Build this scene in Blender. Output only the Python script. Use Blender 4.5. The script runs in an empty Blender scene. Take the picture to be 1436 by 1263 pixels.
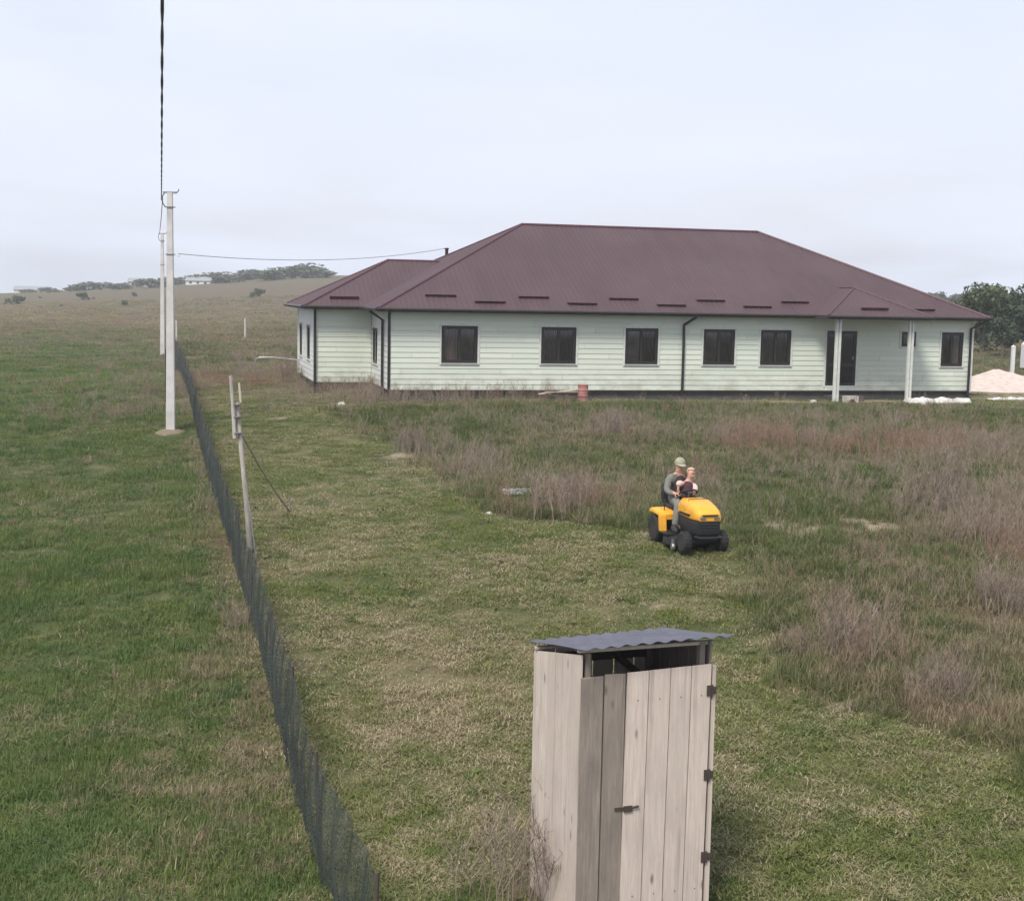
import bpy, bmesh, math, random
import numpy as np
from mathutils import Vector, Matrix, noise
random.seed(7); RNG = np.random.default_rng(11)
SC = bpy.context.scene
COL = SC.collection
R_ = math.radians

# ------------------------------------------------------------------ camera
PITCH, ROLL, CAM_H = 0.1124, 0.0191, 5.4
F = Vector((0, math.cos(PITCH), -math.sin(PITCH)))
R0 = Vector((1, 0, 0)); U0 = R0.cross(F)
RT = R0*math.cos(ROLL) + U0*math.sin(ROLL); UP = -R0*math.sin(ROLL) + U0*math.cos(ROLL)
cam_d = bpy.data.cameras.new('camera'); cam = bpy.data.objects.new('camera', cam_d); COL.objects.link(cam)
m3 = Matrix((RT, UP, -F)).transposed()
cam.matrix_world = Matrix.Translation((0, 0, CAM_H)) @ m3.to_4x4()
cam_d.sensor_fit = 'HORIZONTAL'; cam_d.sensor_width = 36; cam_d.lens = 36*1921/1436
cam_d.clip_start = 0.1; cam_d.clip_end = 6000
SC.camera = cam

# ------------------------------------------------------------------ sky, sun, exposure
SUN_AZ, SUN_EL = R_(207), R_(54)          # azimuth clockwise from +Y
world = bpy.data.worlds.new('World'); SC.world = world; world.use_nodes = True
nt = world.node_tree; nt.nodes.clear()
def wn(t, **k):
    n = nt.nodes.new(t)
    for a, b in k.items(): setattr(n, a, b)
    return n
tc = wn('ShaderNodeTexCoord'); sep = wn('ShaderNodeSeparateXYZ'); nt.links.new(tc.outputs['Generated'], sep.inputs[0])
mx = wn('ShaderNodeMath', operation='MAXIMUM'); nt.links.new(sep.outputs[2], mx.inputs[0]); mx.inputs[1].default_value = 0.012
cmb = wn('ShaderNodeCombineXYZ'); nt.links.new(sep.outputs[0], cmb.inputs[0]); nt.links.new(sep.outputs[1], cmb.inputs[1]); nt.links.new(mx.outputs[0], cmb.inputs[2])
sky = wn('ShaderNodeTexSky', sky_type='NISHITA', sun_disc=False); sky.sun_elevation = SUN_EL; sky.sun_rotation = SUN_AZ
sky.air_density = 1.3; sky.dust_density = 3.0; nt.links.new(cmb.outputs[0], sky.inputs[0])
# high thin cloud sheet: noise on the sky dome projected to a plane so that it stretches towards the horizon
dv = wn('ShaderNodeMath', operation='ADD'); nt.links.new(mx.outputs[0], dv.inputs[0]); dv.inputs[1].default_value = 0.16
sx = wn('ShaderNodeMath', operation='DIVIDE'); nt.links.new(sep.outputs[0], sx.inputs[0]); nt.links.new(dv.outputs[0], sx.inputs[1])
sy = wn('ShaderNodeMath', operation='DIVIDE'); nt.links.new(sep.outputs[1], sy.inputs[0]); nt.links.new(dv.outputs[0], sy.inputs[1])
cv = wn('ShaderNodeCombineXYZ'); nt.links.new(sx.outputs[0], cv.inputs[0]); nt.links.new(sy.outputs[0], cv.inputs[1])
nz = wn('ShaderNodeTexNoise'); nz.inputs['Scale'].default_value = 0.75; nz.inputs['Detail'].default_value = 4; nz.inputs['Roughness'].default_value = 0.5; nz.inputs['Distortion'].default_value = 0.4
nt.links.new(cv.outputs[0], nz.inputs['Vector'])
cr = wn('ShaderNodeValToRGB'); cr.color_ramp.elements[0].position = 0.33; cr.color_ramp.elements[1].position = 0.66
cr.color_ramp.elements[0].color = (0.68,)*3 + (1,); cr.color_ramp.elements[1].color = (0.97,)*3 + (1,)
nt.links.new(nz.outputs['Fac'], cr.inputs[0])
mixc = wn('ShaderNodeMix', data_type='RGBA'); nt.links.new(cr.outputs[0], mixc.inputs['Factor'])
bsk = wn('ShaderNodeMix', data_type='RGBA', blend_type='MULTIPLY'); bsk.inputs['Factor'].default_value = 1
nt.links.new(sky.outputs[0], bsk.inputs['A']); bsk.inputs['B'].default_value = (1.15, 1.0, 1.05, 1)
nt.links.new(bsk.outputs['Result'], mixc.inputs['A']); mixc.inputs['B'].default_value = (5.3, 5.65, 6.6, 1)
bg = wn('ShaderNodeBackground'); bg.inputs['Strength'].default_value = 0.1; nt.links.new(mixc.outputs['Result'], bg.inputs['Color'])
wo = wn('ShaderNodeOutputWorld'); nt.links.new(bg.outputs[0], wo.inputs[0])

sd = bpy.data.lights.new('sun', 'SUN'); sd.energy = 2.6; sd.angle = R_(16); sd.color = (1.0, 0.94, 0.84)
sun = bpy.data.objects.new('sun', sd); COL.objects.link(sun)
sdir = Vector((math.sin(SUN_AZ)*math.cos(SUN_EL), math.cos(SUN_AZ)*math.cos(SUN_EL), math.sin(SUN_EL)))
sun.rotation_euler = (-sdir).to_track_quat('-Z', 'Y').to_euler(); sun.location = (0, 0, 60)
vs = SC.view_settings; vs.view_transform = 'Standard'; vs.look = 'None'; vs.exposure = 0.76; vs.gamma = 1; vs.use_curve_mapping = False
SC.render.engine = 'CYCLES'
SC.cycles.max_bounces = 6; SC.cycles.diffuse_bounces = 3; SC.cycles.glossy_bounces = 2; SC.cycles.transmission_bounces = 3; SC.cycles.volume_bounces = 1; SC.cycles.transparent_max_bounces = 12
try: SC.cycles.filter_width = 1.5
except Exception: pass

# ------------------------------------------------------------------ terrain heights
CTRL = [(-5,12,-.45),(-2.4,15.4,-.22),(.6,11,.02),(1.8,11.3,.04),(1.0,12.3,.08),(5,12.5,.3),(4.5,17,.62),(-5,25,.24),(3.1,23.3,1.08),(7.8,25,1.12),
 (-8.6,38,.57),(.2,30,1.08),(-10.8,43,.94),(-4.4,48.3,1.62),(2.4,45,1.55),(6.8,51,1.66),(18,54,1.70),(22,62,1.66),(27.6,75,1.66),
 (-17,70,1.15),(-21.7,85,1.37),(-24,105,1.75),(-11,62,1.7),(10,65,1.7),(-40,45,.5),(-30,25,-.3),(-15,14,-.9),(-40,90,1.1),(15,20,1.05),
 (25,40,1.5),(40,60,1.7),(60,110,2.),(0,110,2.),(-80,110,1.2),(0,0,-.7),(10,0,-.3),(-12,0,-1.1),(0,-30,-.6),(-60,0,-1.),(60,0,.6),(60,60,1.7),(-80,60,.5),(0,140,2.3),(-60,140,1.8),(60,140,2.3)]
_c = np.array(CTRL, float)
def _phi(r2): return 0.5*r2*np.log(r2+1e-9)
def _fit():
    P=_c[:,:2]/10; n=len(P)
    d2=((P[:,None]-P[None])**2).sum(-1)
    K=_phi(d2)+0.02*np.eye(n); A=np.hstack([np.ones((n,1)),P])
    M=np.block([[K,A],[A.T,np.zeros((3,3))]])
    return np.linalg.solve(M,np.concatenate([_c[:,2],np.zeros(3)]))
_w = _fit()
def ground_z(x,y):
    x=np.asarray(x,float); y=np.asarray(y,float); sh=x.shape
    xf=np.clip(x.ravel(),-90,70); yf=np.clip(y.ravel(),-32,150)
    Q=np.stack([xf,yf],1)/10; P=_c[:,:2]/10
    z=np.zeros(len(Q))
    for i in range(0,len(Q),20000):
        q=Q[i:i+20000]; d2=((q[:,None]-P[None])**2).sum(-1)
        z[i:i+20000]=_phi(d2)@_w[:len(P)]+_w[len(P)]+q@_w[len(P)+1:]
    Y=y.ravel(); X=x.ravel()
    t=np.clip(X/np.maximum(Y,60),-.6,.6)
    h=np.interp(t,[-.6,-.374,-.25,-.146,0,.2,.35,.6],[1.8,3.0,6.6,10.2,11.,8.5,6.8,6.])
    s=np.clip((Y-110)/290,0,1); far=1.9+(h-1.9)*(s*s*(1.6-.6*s)); far=far-np.maximum(Y-430,0)*.03
    b=np.clip((Y-95)/45,0,1); b=b*b*(3-2*b)
    return (z*(1-b)+far*b).reshape(sh)
def gz(x, y): return float(ground_z(np.array([x]), np.array([y]))[0])

# ------------------------------------------------------------------ materials
class NT:
    def __init__(s, name):
        s.m = bpy.data.materials.new(name); s.m.use_nodes = True; s.t = s.m.node_tree; s.t.nodes.clear()
        s.out = s.n('ShaderNodeOutputMaterial')
    def n(s, t, **k):
        n = s.t.nodes.new(t)
        for a, b in k.items(): setattr(n, a, b)
        return n
    def l(s, a, b): s.t.links.new(a, b)
    def val(s, sock, v):
        if hasattr(v, 'is_linked') or isinstance(v, bpy.types.NodeSocket): s.l(v, sock)
        elif isinstance(v, (tuple, list)) and len(v) == 3 and sock.type == 'RGBA': sock.default_value = (*v, 1)
        else: sock.default_value = v
    def pos(s): return s.n('ShaderNodeNewGeometry').outputs['Position']
    def obj(s): return s.n('ShaderNodeTexCoord').outputs['Object']
    def rnd(s): return s.n('ShaderNodeObjectInfo').outputs['Random']
    def scale(s, vec, v):
        n = s.n('ShaderNodeVectorMath', operation='MULTIPLY'); s.l(vec, n.inputs[0]); n.inputs[1].default_value = v; return n.outputs[0]
    def noise(s, vec, sc, det=4, rough=0.55, dist=0.0):
        n = s.n('ShaderNodeTexNoise'); s.l(vec, n.inputs['Vector']); n.inputs['Scale'].default_value = sc
        n.inputs['Detail'].default_value = det; n.inputs['Roughness'].default_value = rough; n.inputs['Distortion'].default_value = dist
        return n.outputs['Fac']
    def ramp(s, fac, lo, hi, a=0.0, b=1.0):
        n = s.n('ShaderNodeMapRange'); s.l(fac, n.inputs[0]); n.inputs[1].default_value = lo; n.inputs[2].default_value = hi
        n.inputs[3].default_value = a; n.inputs[4].default_value = b; return n.outputs[0]
    def mix(s, fac, a, b, mode='MIX'):
        n = s.n('ShaderNodeMix', data_type='RGBA', blend_type=mode); s.val(n.inputs['Factor'], fac); s.val(n.inputs['A'], a); s.val(n.inputs['B'], b)
        return n.outputs['Result']
    def math(s, op, a, b=0.0, clamp=False):
        n = s.n('ShaderNodeMath', operation=op, use_clamp=clamp); s.val(n.inputs[0], a); s.val(n.inputs[1], b); return n.outputs[0]
    def attr(s, name, kind='GEOMETRY'):
        n = s.n('ShaderNodeAttribute', attribute_type=kind, attribute_name=name); return n.outputs['Fac']
    def bsdf(s, col, rough=0.6, metal=0.0, spec=0.4, bump=None, bstr=0.3, bdist=0.01, coat=0.0):
        b = s.n('ShaderNodeBsdfPrincipled'); s.val(b.inputs['Base Color'], col); s.val(b.inputs['Roughness'], rough)
        b.inputs['Metallic'].default_value = metal; b.inputs['Specular IOR Level'].default_value = spec; b.inputs['Coat Weight'].default_value = coat
        if bump is not None:
            bn = s.n('ShaderNodeBump'); bn.inputs['Strength'].default_value = bstr; bn.inputs['Distance'].default_value = bdist
            s.l(bump, bn.inputs['Height']); s.l(bn.outputs[0], b.inputs['Normal'])
        return b.outputs[0]
    def done(s, surf): s.l(surf, s.out.inputs['Surface']); return s.m

def plain(name, col, rough=0.6, metal=0.0, spec=0.4, var=0.25, sc=6.0, dirt=None, coat=0.0):
    k = NT(name); p = k.obj()
    f = k.noise(p, sc, 5, 0.6)
    c = k.mix(k.ramp(f, 0.3, 0.7), tuple(v*(1-var) for v in col), tuple(min(1, v*(1+var*.6)) for v in col))
    if dirt:
        g = k.ramp(k.noise(p, sc*.35, 6, 0.65), 0.52, 0.72, 0, 0.75); c = k.mix(g, c, dirt)
    r = k.ramp(f, 0.2, 0.8, max(.03, rough-.1), min(1, rough+.12))
    return k.done(k.bsdf(c, r, metal, spec, bump=f, bstr=.08, coat=coat))

M = {}
def make_materials():
    # ground: soil, thatch and short growth; the masks are where the field is mown, straw-dry or bare
    k = NT('field_ground'); p = k.pos()
    big = k.noise(p, 0.16, 4, .55, .6); mid = k.noise(p, 0.9, 5, .6, .4); fine = k.noise(p, 9.0, 5, .7); vf = k.noise(p, 38.0, 3, .7)
    green = k.mix(k.ramp(mid, .3, .7), (.052, .075, .026), (.092, .112, .040))
    straw = k.mix(k.ramp(fine, .3, .7), (.17, .135, .08), (.31, .25, .155))
    dry = k.math('ADD', k.attr('dry'), k.math('MULTIPLY', k.math('SUBTRACT', k.math('ADD', big, mid), 1.0), 1.5))
    dry = k.math('ADD', dry, k.math('MULTIPLY', k.math('SUBTRACT', vf, .5), .9), True)
    c = k.mix(dry, green, straw)
    brown = k.mix(k.ramp(mid, .3, .7), (.12, .093, .072), (.185, .142, .108))
    fm = k.math('ADD', k.attr('brown'), k.math('MULTIPLY', k.math('SUBTRACT', mid, .5), .8), True)
    c = k.mix(k.math('MULTIPLY', fm, .8), c, brown)
    soil = k.mix(k.ramp(fine, .3, .7), (.24, .185, .13), (.44, .36, .27))
    sm = k.math('MULTIPLY', k.ramp(k.math('ADD', k.attr('soil'), k.math('MULTIPLY', k.math('SUBTRACT', k.noise(p, 2.2, 5, .65), .5), 1.1)), .42, .66), .9)
    c = k.mix(sm, c, soil)
    c = k.mix(k.ramp(vf, .25, .75, 0, .45), c, tuple([.03, .028, .016]))
    M['ground'] = k.done(k.bsdf(c, .95, 0, .1, bump=k.math('ADD', fine, vf), bstr=.6, bdist=.05))

    def grass(name, g0, g1, s0, s1, bias, drynoise=1.0):
        k = NT(name); p = k.pos()
        big = k.noise(p, 0.2, 4, .55, .6); mid = k.noise(p, 1.5, 4, .65, .5); sm = k.noise(p, 4.5, 3, .6)
        br = k.attr('shade')
        d = k.math('ADD', k.attr('dry', 'INSTANCER'), k.math('MULTIPLY', k.math('SUBTRACT', k.math('ADD', big, mid), 1.0), 2.0*drynoise))
        d = k.math('ADD', d, k.math('MULTIPLY', k.math('SUBTRACT', sm, .5), 1.1))
        d = k.math('ADD', d, k.math('MULTIPLY', k.math('SUBTRACT', br, .5), .85))
        d = k.math('ADD', d, bias, True)
        hue = k.n('ShaderNodeObjectInfo').outputs['Random']
        hue = k.math('ADD', k.math('MULTIPLY', hue, .5), k.math('MULTIPLY', k.math('SUBTRACT', k.noise(k.scale(p, (1, 1, 1)), .7, 3, .6, .3), .28), 1.1), True)
        g = k.mix(hue, g0, g1); s_ = k.mix(br, s0, s1)
        c = k.mix(d, g, s_)
        b = k.bsdf(c, .7, 0, .25)
        tr = k.n('ShaderNodeBsdfTranslucent'); k.l(c, tr.inputs['Color'])
        ms = k.n('ShaderNodeMixShader'); ms.inputs[0].default_value = .3; k.l(b, ms.inputs[1]); k.l(tr.outputs[0], ms.inputs[2])
        return k.done(ms.outputs[0])
    M['lawn'] = grass('mown_grass', (.088, .134, .034), (.195, .212, .055), (.20, .165, .10), (.43, .36, .235), .19, 1.35)
    M['lush'] = grass('meadow_grass', (.056, .115, .036), (.148, .185, .044), (.19, .155, .095), (.38, .31, .20), .04, 1.45)
    M['tall'] = grass('rough_grass', (.072, .108, .038), (.135, .155, .050), (.20, .155, .10), (.38, .30, .205), .16, 1.2)
    k = NT('dry_weed'); h = k.n('ShaderNodeObjectInfo').outputs['Random']; br = k.attr('shade')
    c = k.mix(h, (.140, .112, .090), (.225, .180, .138)); c = k.mix(k.math('MULTIPLY', br, .6), c, (.32, .27, .215))
    c = k.mix(k.attr('dry', 'INSTANCER'), c, (.235, .130, .098))
    M['weed'] = k.done(k.bsdf(c, .85, 0, .15))
    k = NT('dry_weed_bush'); br = k.attr('shade'); c = k.mix(br, (.135, .105, .086), (.30, .245, .20)); M['bush'] = k.done(k.bsdf(c, .85, 0, .15))
    def leaf(name, a, b):
        k = NT(name); br = k.attr('shade'); c = k.mix(br, a, b)
        s = k.bsdf(c, .65, 0, .3); tr = k.n('ShaderNodeBsdfTranslucent'); k.l(c, tr.inputs['Color'])
        ms = k.n('ShaderNodeMixShader'); ms.inputs[0].default_value = .25; k.l(s, ms.inputs[1]); k.l(tr.outputs[0], ms.inputs[2]); return k.done(ms.outputs[0])
    M['leaf_dark'] = leaf('leaf_dark', (.030, .050, .028), (.060, .085, .045))
    M['leaf_mid'] = leaf('leaf_mid', (.045, .062, .030), (.090, .110, .050))
    M['leaf_grey'] = leaf('leaf_grey', (.075, .085, .06), (.13, .135, .10))
    M['bark'] = plain('bark', (.10, .08, .065), .9, sc=9)

    # siding: pale green vinyl, faint boards-to-board variation, dust near the bottom in streaks
    k = NT('green_siding'); p = k.obj(); f = k.noise(k.scale(p, (.35, .35, 3)), 2.0, 5, .6); r = k.rnd()
    c = k.mix(r, (.52, .575, .49), (.58, .625, .545)); c = k.mix(k.ramp(f, .45, .8, 0, .35), c, (.47, .49, .44)); zz = k.n('ShaderNodeSeparateXYZ'); k.l(p, zz.inputs[0]); spl = k.math('MULTIPLY', k.ramp(zz.outputs[2], .0, .95, 1, 0), k.ramp(k.noise(k.scale(p, (1.1, 1.1, 2.5)), 1.3, 6, .7), .42, .68)); c = k.mix(k.math('MULTIPLY', spl, .75), c, (.30, .275, .23))
    M['siding'] = k.done(k.bsdf(c, .5, 0, .35, bump=k.noise(p, 30, 3), bstr=.05))
    k = NT('lit_side_siding'); p = k.obj(); r = k.rnd(); f = k.noise(p, 2.5, 5, .6)
    c = k.mix(k.ramp(f, .3, .7), (.52, .54, .52), (.61, .625, .60)); M['siding_lit'] = k.done(k.bsdf(c, .5, 0, .35))  # whitened siding copy, brighter light on the side walls put into its colour
    M['trim'] = plain('pale_trim', (.55, .57, .53), .5, var=.15)
    k = NT('roof_metal'); p = k.obj(); f = k.noise(k.scale(p, (1, .25, .25)), 1.6, 5, .6); f2 = k.noise(p, .35, 3)
    c = k.mix(k.ramp(f, .3, .75), (.063, .040, .044), (.080, .052, .056)); c = k.mix(k.ramp(f2, .4, .7, 0, .4), c, (.096, .068, .072))
    M['roof'] = k.done(k.bsdf(c, k.ramp(f, .2, .8, .5, .65), 0, .18))
    M['guard'] = plain('snow_guard_paint', (.085, .035, .045), .5)
    M['brown'] = plain('dark_brown_metal', (.022, .018, .018), .4, spec=.4)
    M['fascia'] = plain('fascia_paint', (.050, .038, .040), .5)
    M['soffit'] = plain('soffit_panel', (.06, .048, .045), .7)
    M['plinth'] = plain('plinth_concrete', (.085, .078, .075), .9, var=.4, sc=3, dirt=(.14, .12, .10))
    M['brick'] = plain('red_brick', (.16, .075, .058), .9, var=.35, sc=8)
    M['concrete'] = plain('pole_concrete', (.50, .485, .475), .85, var=.18, sc=2.5, dirt=(.41, .40, .38))
    M['white'] = plain('white_paint', (.62, .62, .62), .5, var=.12, dirt=(.45, .43, .40))
    M['sheet'] = plain('plastic_sheet', (.60, .59, .57), .35, var=.2, dirt=(.4, .37, .33))
    k = NT('window_glass'); fr = k.n('ShaderNodeFresnel'); fr.inputs[0].default_value = 1.5
    gl = k.n('ShaderNodeBsdfGlossy'); gl.inputs['Roughness'].default_value = .04; gl.inputs['Color'].default_value = (.9, .92, .95, 1)
    tr = k.n('ShaderNodeBsdfTransparent'); tr.inputs[0].default_value = (.68, .67, .68, 1)
    ms = k.n('ShaderNodeMixShader'); k.l(k.math('ADD', fr.outputs[0], .02), ms.inputs[0]); k.l(tr.outputs[0], ms.inputs[1]); k.l(gl.outputs[0], ms.inputs[2])
    M['glass'] = k.done(ms.outputs[0])
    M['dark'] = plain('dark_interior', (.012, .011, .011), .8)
    k = NT('curtain_cloth'); p = k.obj(); r = k.rnd(); c = k.mix(r, (.07, .055, .055), (.34, .29, .27)); c = k.mix(k.ramp(k.noise(p, 1.7, 3), .35, .65, 0, .6), c, (.06, .05, .05)); M['curtain'] = k.done(k.bsdf(c, .9))
    def wood(name, a, b, g):
        k = NT(name); p = k.obj(); r = k.rnd()
        off = k.n('ShaderNodeVectorMath', operation='SCALE'); cx = k.n('ShaderNodeCombineXYZ'); k.l(r, cx.inputs[0]); k.l(r, cx.inputs[1]); k.l(r, cx.inputs[2])
        k.l(cx.outputs[0], off.inputs[0]); off.inputs['Scale'].default_value = 37.0
        ad = k.n('ShaderNodeVectorMath', operation='ADD'); k.l(p, ad.inputs[0]); k.l(off.outputs[0], ad.inputs[1]); q = ad.outputs[0]
        grain = k.noise(k.scale(q, (18, 18, .9)), 3.0, 5, .65, .6); st = k.noise(k.scale(q, (2.5, 2.5, .8)), 2.2, 5, .65)
        kn = k.n('ShaderNodeTexVoronoi'); k.l(k.scale(q, (5.5, 5.5, 1.9)), kn.inputs['Vector']); kn.inputs['Scale'].default_value = 1.0
        c = k.mix(k.ramp(grain, .3, .7), a, b); c = k.mix(k.ramp(st, .42, .72, 0, .85), c, g)
        c = k.mix(k.math('MULTIPLY', r, .5), c, g)
        stk = k.ramp(k.noise(k.scale(q, (9, 9, .35)), 1.6, 4, .6), .56, .74, 0, .55); c = k.mix(stk, c, tuple(v*.45 for v in g))
        c = k.mix(k.ramp(kn.outputs['Distance'], .05, .13, .75, 0), c, (.12, .085, .06))
        return k.done(k.bsdf(c, .85, 0, .2, bump=grain, bstr=.35, bdist=.006))
    M['wood_new'] = wood('pale_board', (.45, .375, .325), (.63, .545, .485), (.42, .37, .33))
    M['wood_pale_lit'] = wood('pale_lit_board', (.48, .415, .355), (.66, .58, .505), (.42, .365, .325))  # paler board tone with the left wall's sunlight put into the colour
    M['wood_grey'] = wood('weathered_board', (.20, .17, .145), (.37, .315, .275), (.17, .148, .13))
    M['wood_dark'] = wood('dark_board', (.07, .058, .048), (.13, .105, .085), (.05, .042, .036))
    M['wood_pole'] = wood('barkless_pole', (.34, .31, .28), (.62, .58, .54), (.26, .235, .21))
    M['tin'] = plain('galvanised_sheet', (.105, .105, .135), .55, metal=.15, var=.3, sc=3, dirt=(.07, .07, .09))
    M['rust'] = plain('rusty_iron', (.055, .04, .034), .8, sc=20)
    M['yellow'] = plain('yellow_paint', (.72, .35, .035), .42, spec=.4, var=.15, sc=5, dirt=(.50, .30, .08), coat=.1)
    M['black'] = plain('black_plastic', (.018, .019, .020), .5)
    M['rubber'] = plain('tyre_rubber', (.022, .022, .022), .85, dirt=(.06, .055, .045))
    M['metal'] = plain('grey_metal', (.30, .30, .30), .4, metal=.7)
    M['skin'] = plain('skin', (.48, .28, .21), .55, var=.1)
    M['jacket'] = plain('grey_jacket', (.155, .16, .14), .9, sc=12)
    M['trouser'] = plain('grey_trousers', (.165, .165, .150), .9, sc=12)
    M['shirt'] = plain('dark_shirt', (.030, .022, .026), .9)
    M['cap'] = plain('khaki_cap', (.31, .30, .225), .9, sc=20)
    M['pink'] = plain('pink_cloth', (.60, .40, .37), .85)
    M['maroon'] = plain('maroon_cloth', (.055, .026, .034), .9)
    M['shoe'] = plain('dark_shoe', (.03, .027, .025), .7)
    M['hair_fair'] = plain('fair_hair', (.46, .33, .24), .7, sc=30)
    M['hair_dark'] = plain('greying_hair', (.16, .14, .12), .8, sc=30)
    M['eye'] = plain('eye', (.03, .02, .02), .2)
    M['lip'] = plain('lip', (.34, .15, .13), .5)
    k = NT('shade_net'); p = k.obj()
    st = k.noise(k.scale(p, (9, 9, .5)), 1.0, 5, .65); wv = k.noise(k.scale(p, (2.5, 2.5, .6)), 1.0, 3)
    c = k.mix(k.ramp(st, .35, .68), (.022, .029, .026), (.085, .102, .093)); b = k.bsdf(c, .8, 0, .2)
    tr = k.n('ShaderNodeBsdfTransparent'); sp = k.n('ShaderNodeSeparateXYZ'); k.l(p, sp.inputs[0]); fz = k.math('LESS_THAN', k.math('FRACT', k.math('MULTIPLY', sp.outputs[2], 20.0)), .34); fy = k.math('LESS_THAN', k.math('FRACT', k.math('MULTIPLY', sp.outputs[1], 19.0)), .34)
    line = k.math('MULTIPLY', k.math('MAXIMUM', fz, fy), .40)
    ms = k.n('ShaderNodeMixShader'); k.l(k.math('ADD', line, k.ramp(k.math('ADD', st, wv), .7, 1.3, .58, .04), True), ms.inputs[0])
    k.l(tr.outputs[0], ms.inputs[1]); k.l(b, ms.inputs[2]); M['net'] = k.done(ms.outputs[0])
    M['cable'] = plain('black_cable', (.025, .025, .027), .5)
    M['wire'] = plain('grey_wire', (.13, .13, .14), .5)
    M['rope'] = plain('hemp_rope', (.36, .31, .23), .9)
    M['loose_soil'] = plain('loose_soil', (.17, .135, .095), .95, sc=8)
    M['barrel'] = plain('red_drum', (.34, .15, .14), .6, dirt=(.26, .16, .14))
    M['sand'] = plain('sand', (.50, .42, .375), .95, var=.2, sc=4)
    M['stone'] = plain('pale_stone', (.48, .46, .42), .9)
    M['slate'] = plain('asbestos_sheet', (.25, .27, .28), .8)
make_materials()

# ------------------------------------------------------------------ mesh helpers
class MB:
    def __init__(s): s.v = []; s.f = []
    def add(s, v, f):
        o = len(s.v); s.v += [tuple(a) for a in v]; s.f += [tuple(i+o for i in q) for q in f]; return s
    def box(s, x0, y0, z0, x1, y1, z1, j=0.0):
        v = [(x, y, z) for z in (z0, z1) for y in (y0, y1) for x in (x0, x1)]
        if j: v = [tuple(c+random.uniform(-j, j) for c in p) for p in v]
        return s.add(v, [(0, 2, 3, 1), (4, 5, 7, 6), (0, 1, 5, 4), (1, 3, 7, 5), (3, 2, 6, 7), (2, 0, 4, 6)])
    def prism(s, prof, x0, x1, axis=0):          # profile polygon extruded along an axis
        n = len(prof); v = []
        for t in (x0, x1):
            for a, b in prof: v.append((t, a, b) if axis == 0 else ((a, t, b) if axis == 1 else (a, b, t)))
        f = [tuple(range(n-1, -1, -1)), tuple(range(n, 2*n))] + [(i, (i+1) % n, n+(i+1) % n, n+i) for i in range(n)]
        return s.add(v, f)
    def tube(s, pts, rad, n=8, caps=True, flat=1.0):
        pts = [Vector(p) for p in pts]; rad = rad if isinstance(rad, (list, tuple)) else [rad]*len(pts)
        v = []; f = []; prev = None
        for i, p in enumerate(pts):
            d = (pts[min(i+1, len(pts)-1)] - pts[max(i-1, 0)]).normalized()
            if prev is None:
                a = Vector((0, 0, 1)) if abs(d.z) < .9 else Vector((1, 0, 0)); u = d.cross(a).normalized()
            else: u = (prev - d*prev.dot(d)).normalized()
            prev = u; w = d.cross(u)
            for k in range(n):
                t = 2*math.pi*k/n; v.append(p + (u*math.cos(t) + w*math.sin(t)*flat)*rad[i])
        for i in range(len(pts)-1):
            for k in range(n): f.append((i*n+k, i*n+(k+1) % n, (i+1)*n+(k+1) % n, (i+1)*n+k))
        if caps: f.append(tuple(range(n-1, -1, -1))); f.append(tuple((len(pts)-1)*n+k for k in range(n)))
        return s.add(v, f)
    def lathe(s, prof, n=24, axis='Z', c=(0, 0, 0)):     # prof of (r, h)
        v = []; f = []
        for r, h in prof:
            for k in range(n):
                t = 2*math.pi*k/n; a, b = r*math.cos(t), r*math.sin(t)
                q = (a, b, h) if axis == 'Z' else (a, h, b)
                v.append((q[0]+c[0], q[1]+c[1], q[2]+c[2]))
        m = len(prof)
        for i in range(m-1):
            for k in range(n): f.append((i*n+k, i*n+(k+1) % n, (i+1)*n+(k+1) % n, (i+1)*n+k))
        if prof[0][0] > 1e-4: f.append(tuple(range(n-1, -1, -1)))
        if prof[-1][0] > 1e-4: f.append(tuple((m-1)*n+k for k in range(n)))
        return s.add(v, f)
    def loft(s, secs, caps=True):
        n = len(secs[0]); v = [p for q in secs for p in q]; f = []
        for i in range(len(secs)-1):
            for k in range(n): f.append((i*n+k, i*n+(k+1) % n, (i+1)*n+(k+1) % n, (i+1)*n+k))
        if caps: f.append(tuple(range(n-1, -1, -1))); f.append(tuple((len(secs)-1)*n+k for k in range(n)))
        return s.add(v, f)
    def mesh(s, name, smooth=False, bevel=0.0, fix=True):
        me = bpy.data.meshes.new(name); me.from_pydata(s.v, [], s.f); me.update()
        if fix or bevel:
            bm = bmesh.new(); bm.from_mesh(me)
            if bevel: bmesh.ops.bevel(bm, geom=bm.edges[:], offset=bevel, segments=2, affect='EDGES', clamp_overlap=True)
            bmesh.ops.recalc_face_normals(bm, faces=bm.faces[:]); bm.to_mesh(me); bm.free()
        if smooth:
            me.polygons.foreach_set('use_smooth', [True]*len(me.polygons))
            try: me.set_sharp_from_angle(angle=R_(40))
            except Exception: pass
        return me
    def build(s, name, mat, parent=None, smooth=False, bevel=0.0, fix=True):
        return link(name, s.mesh(name, smooth, bevel, fix), mat, parent)

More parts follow.
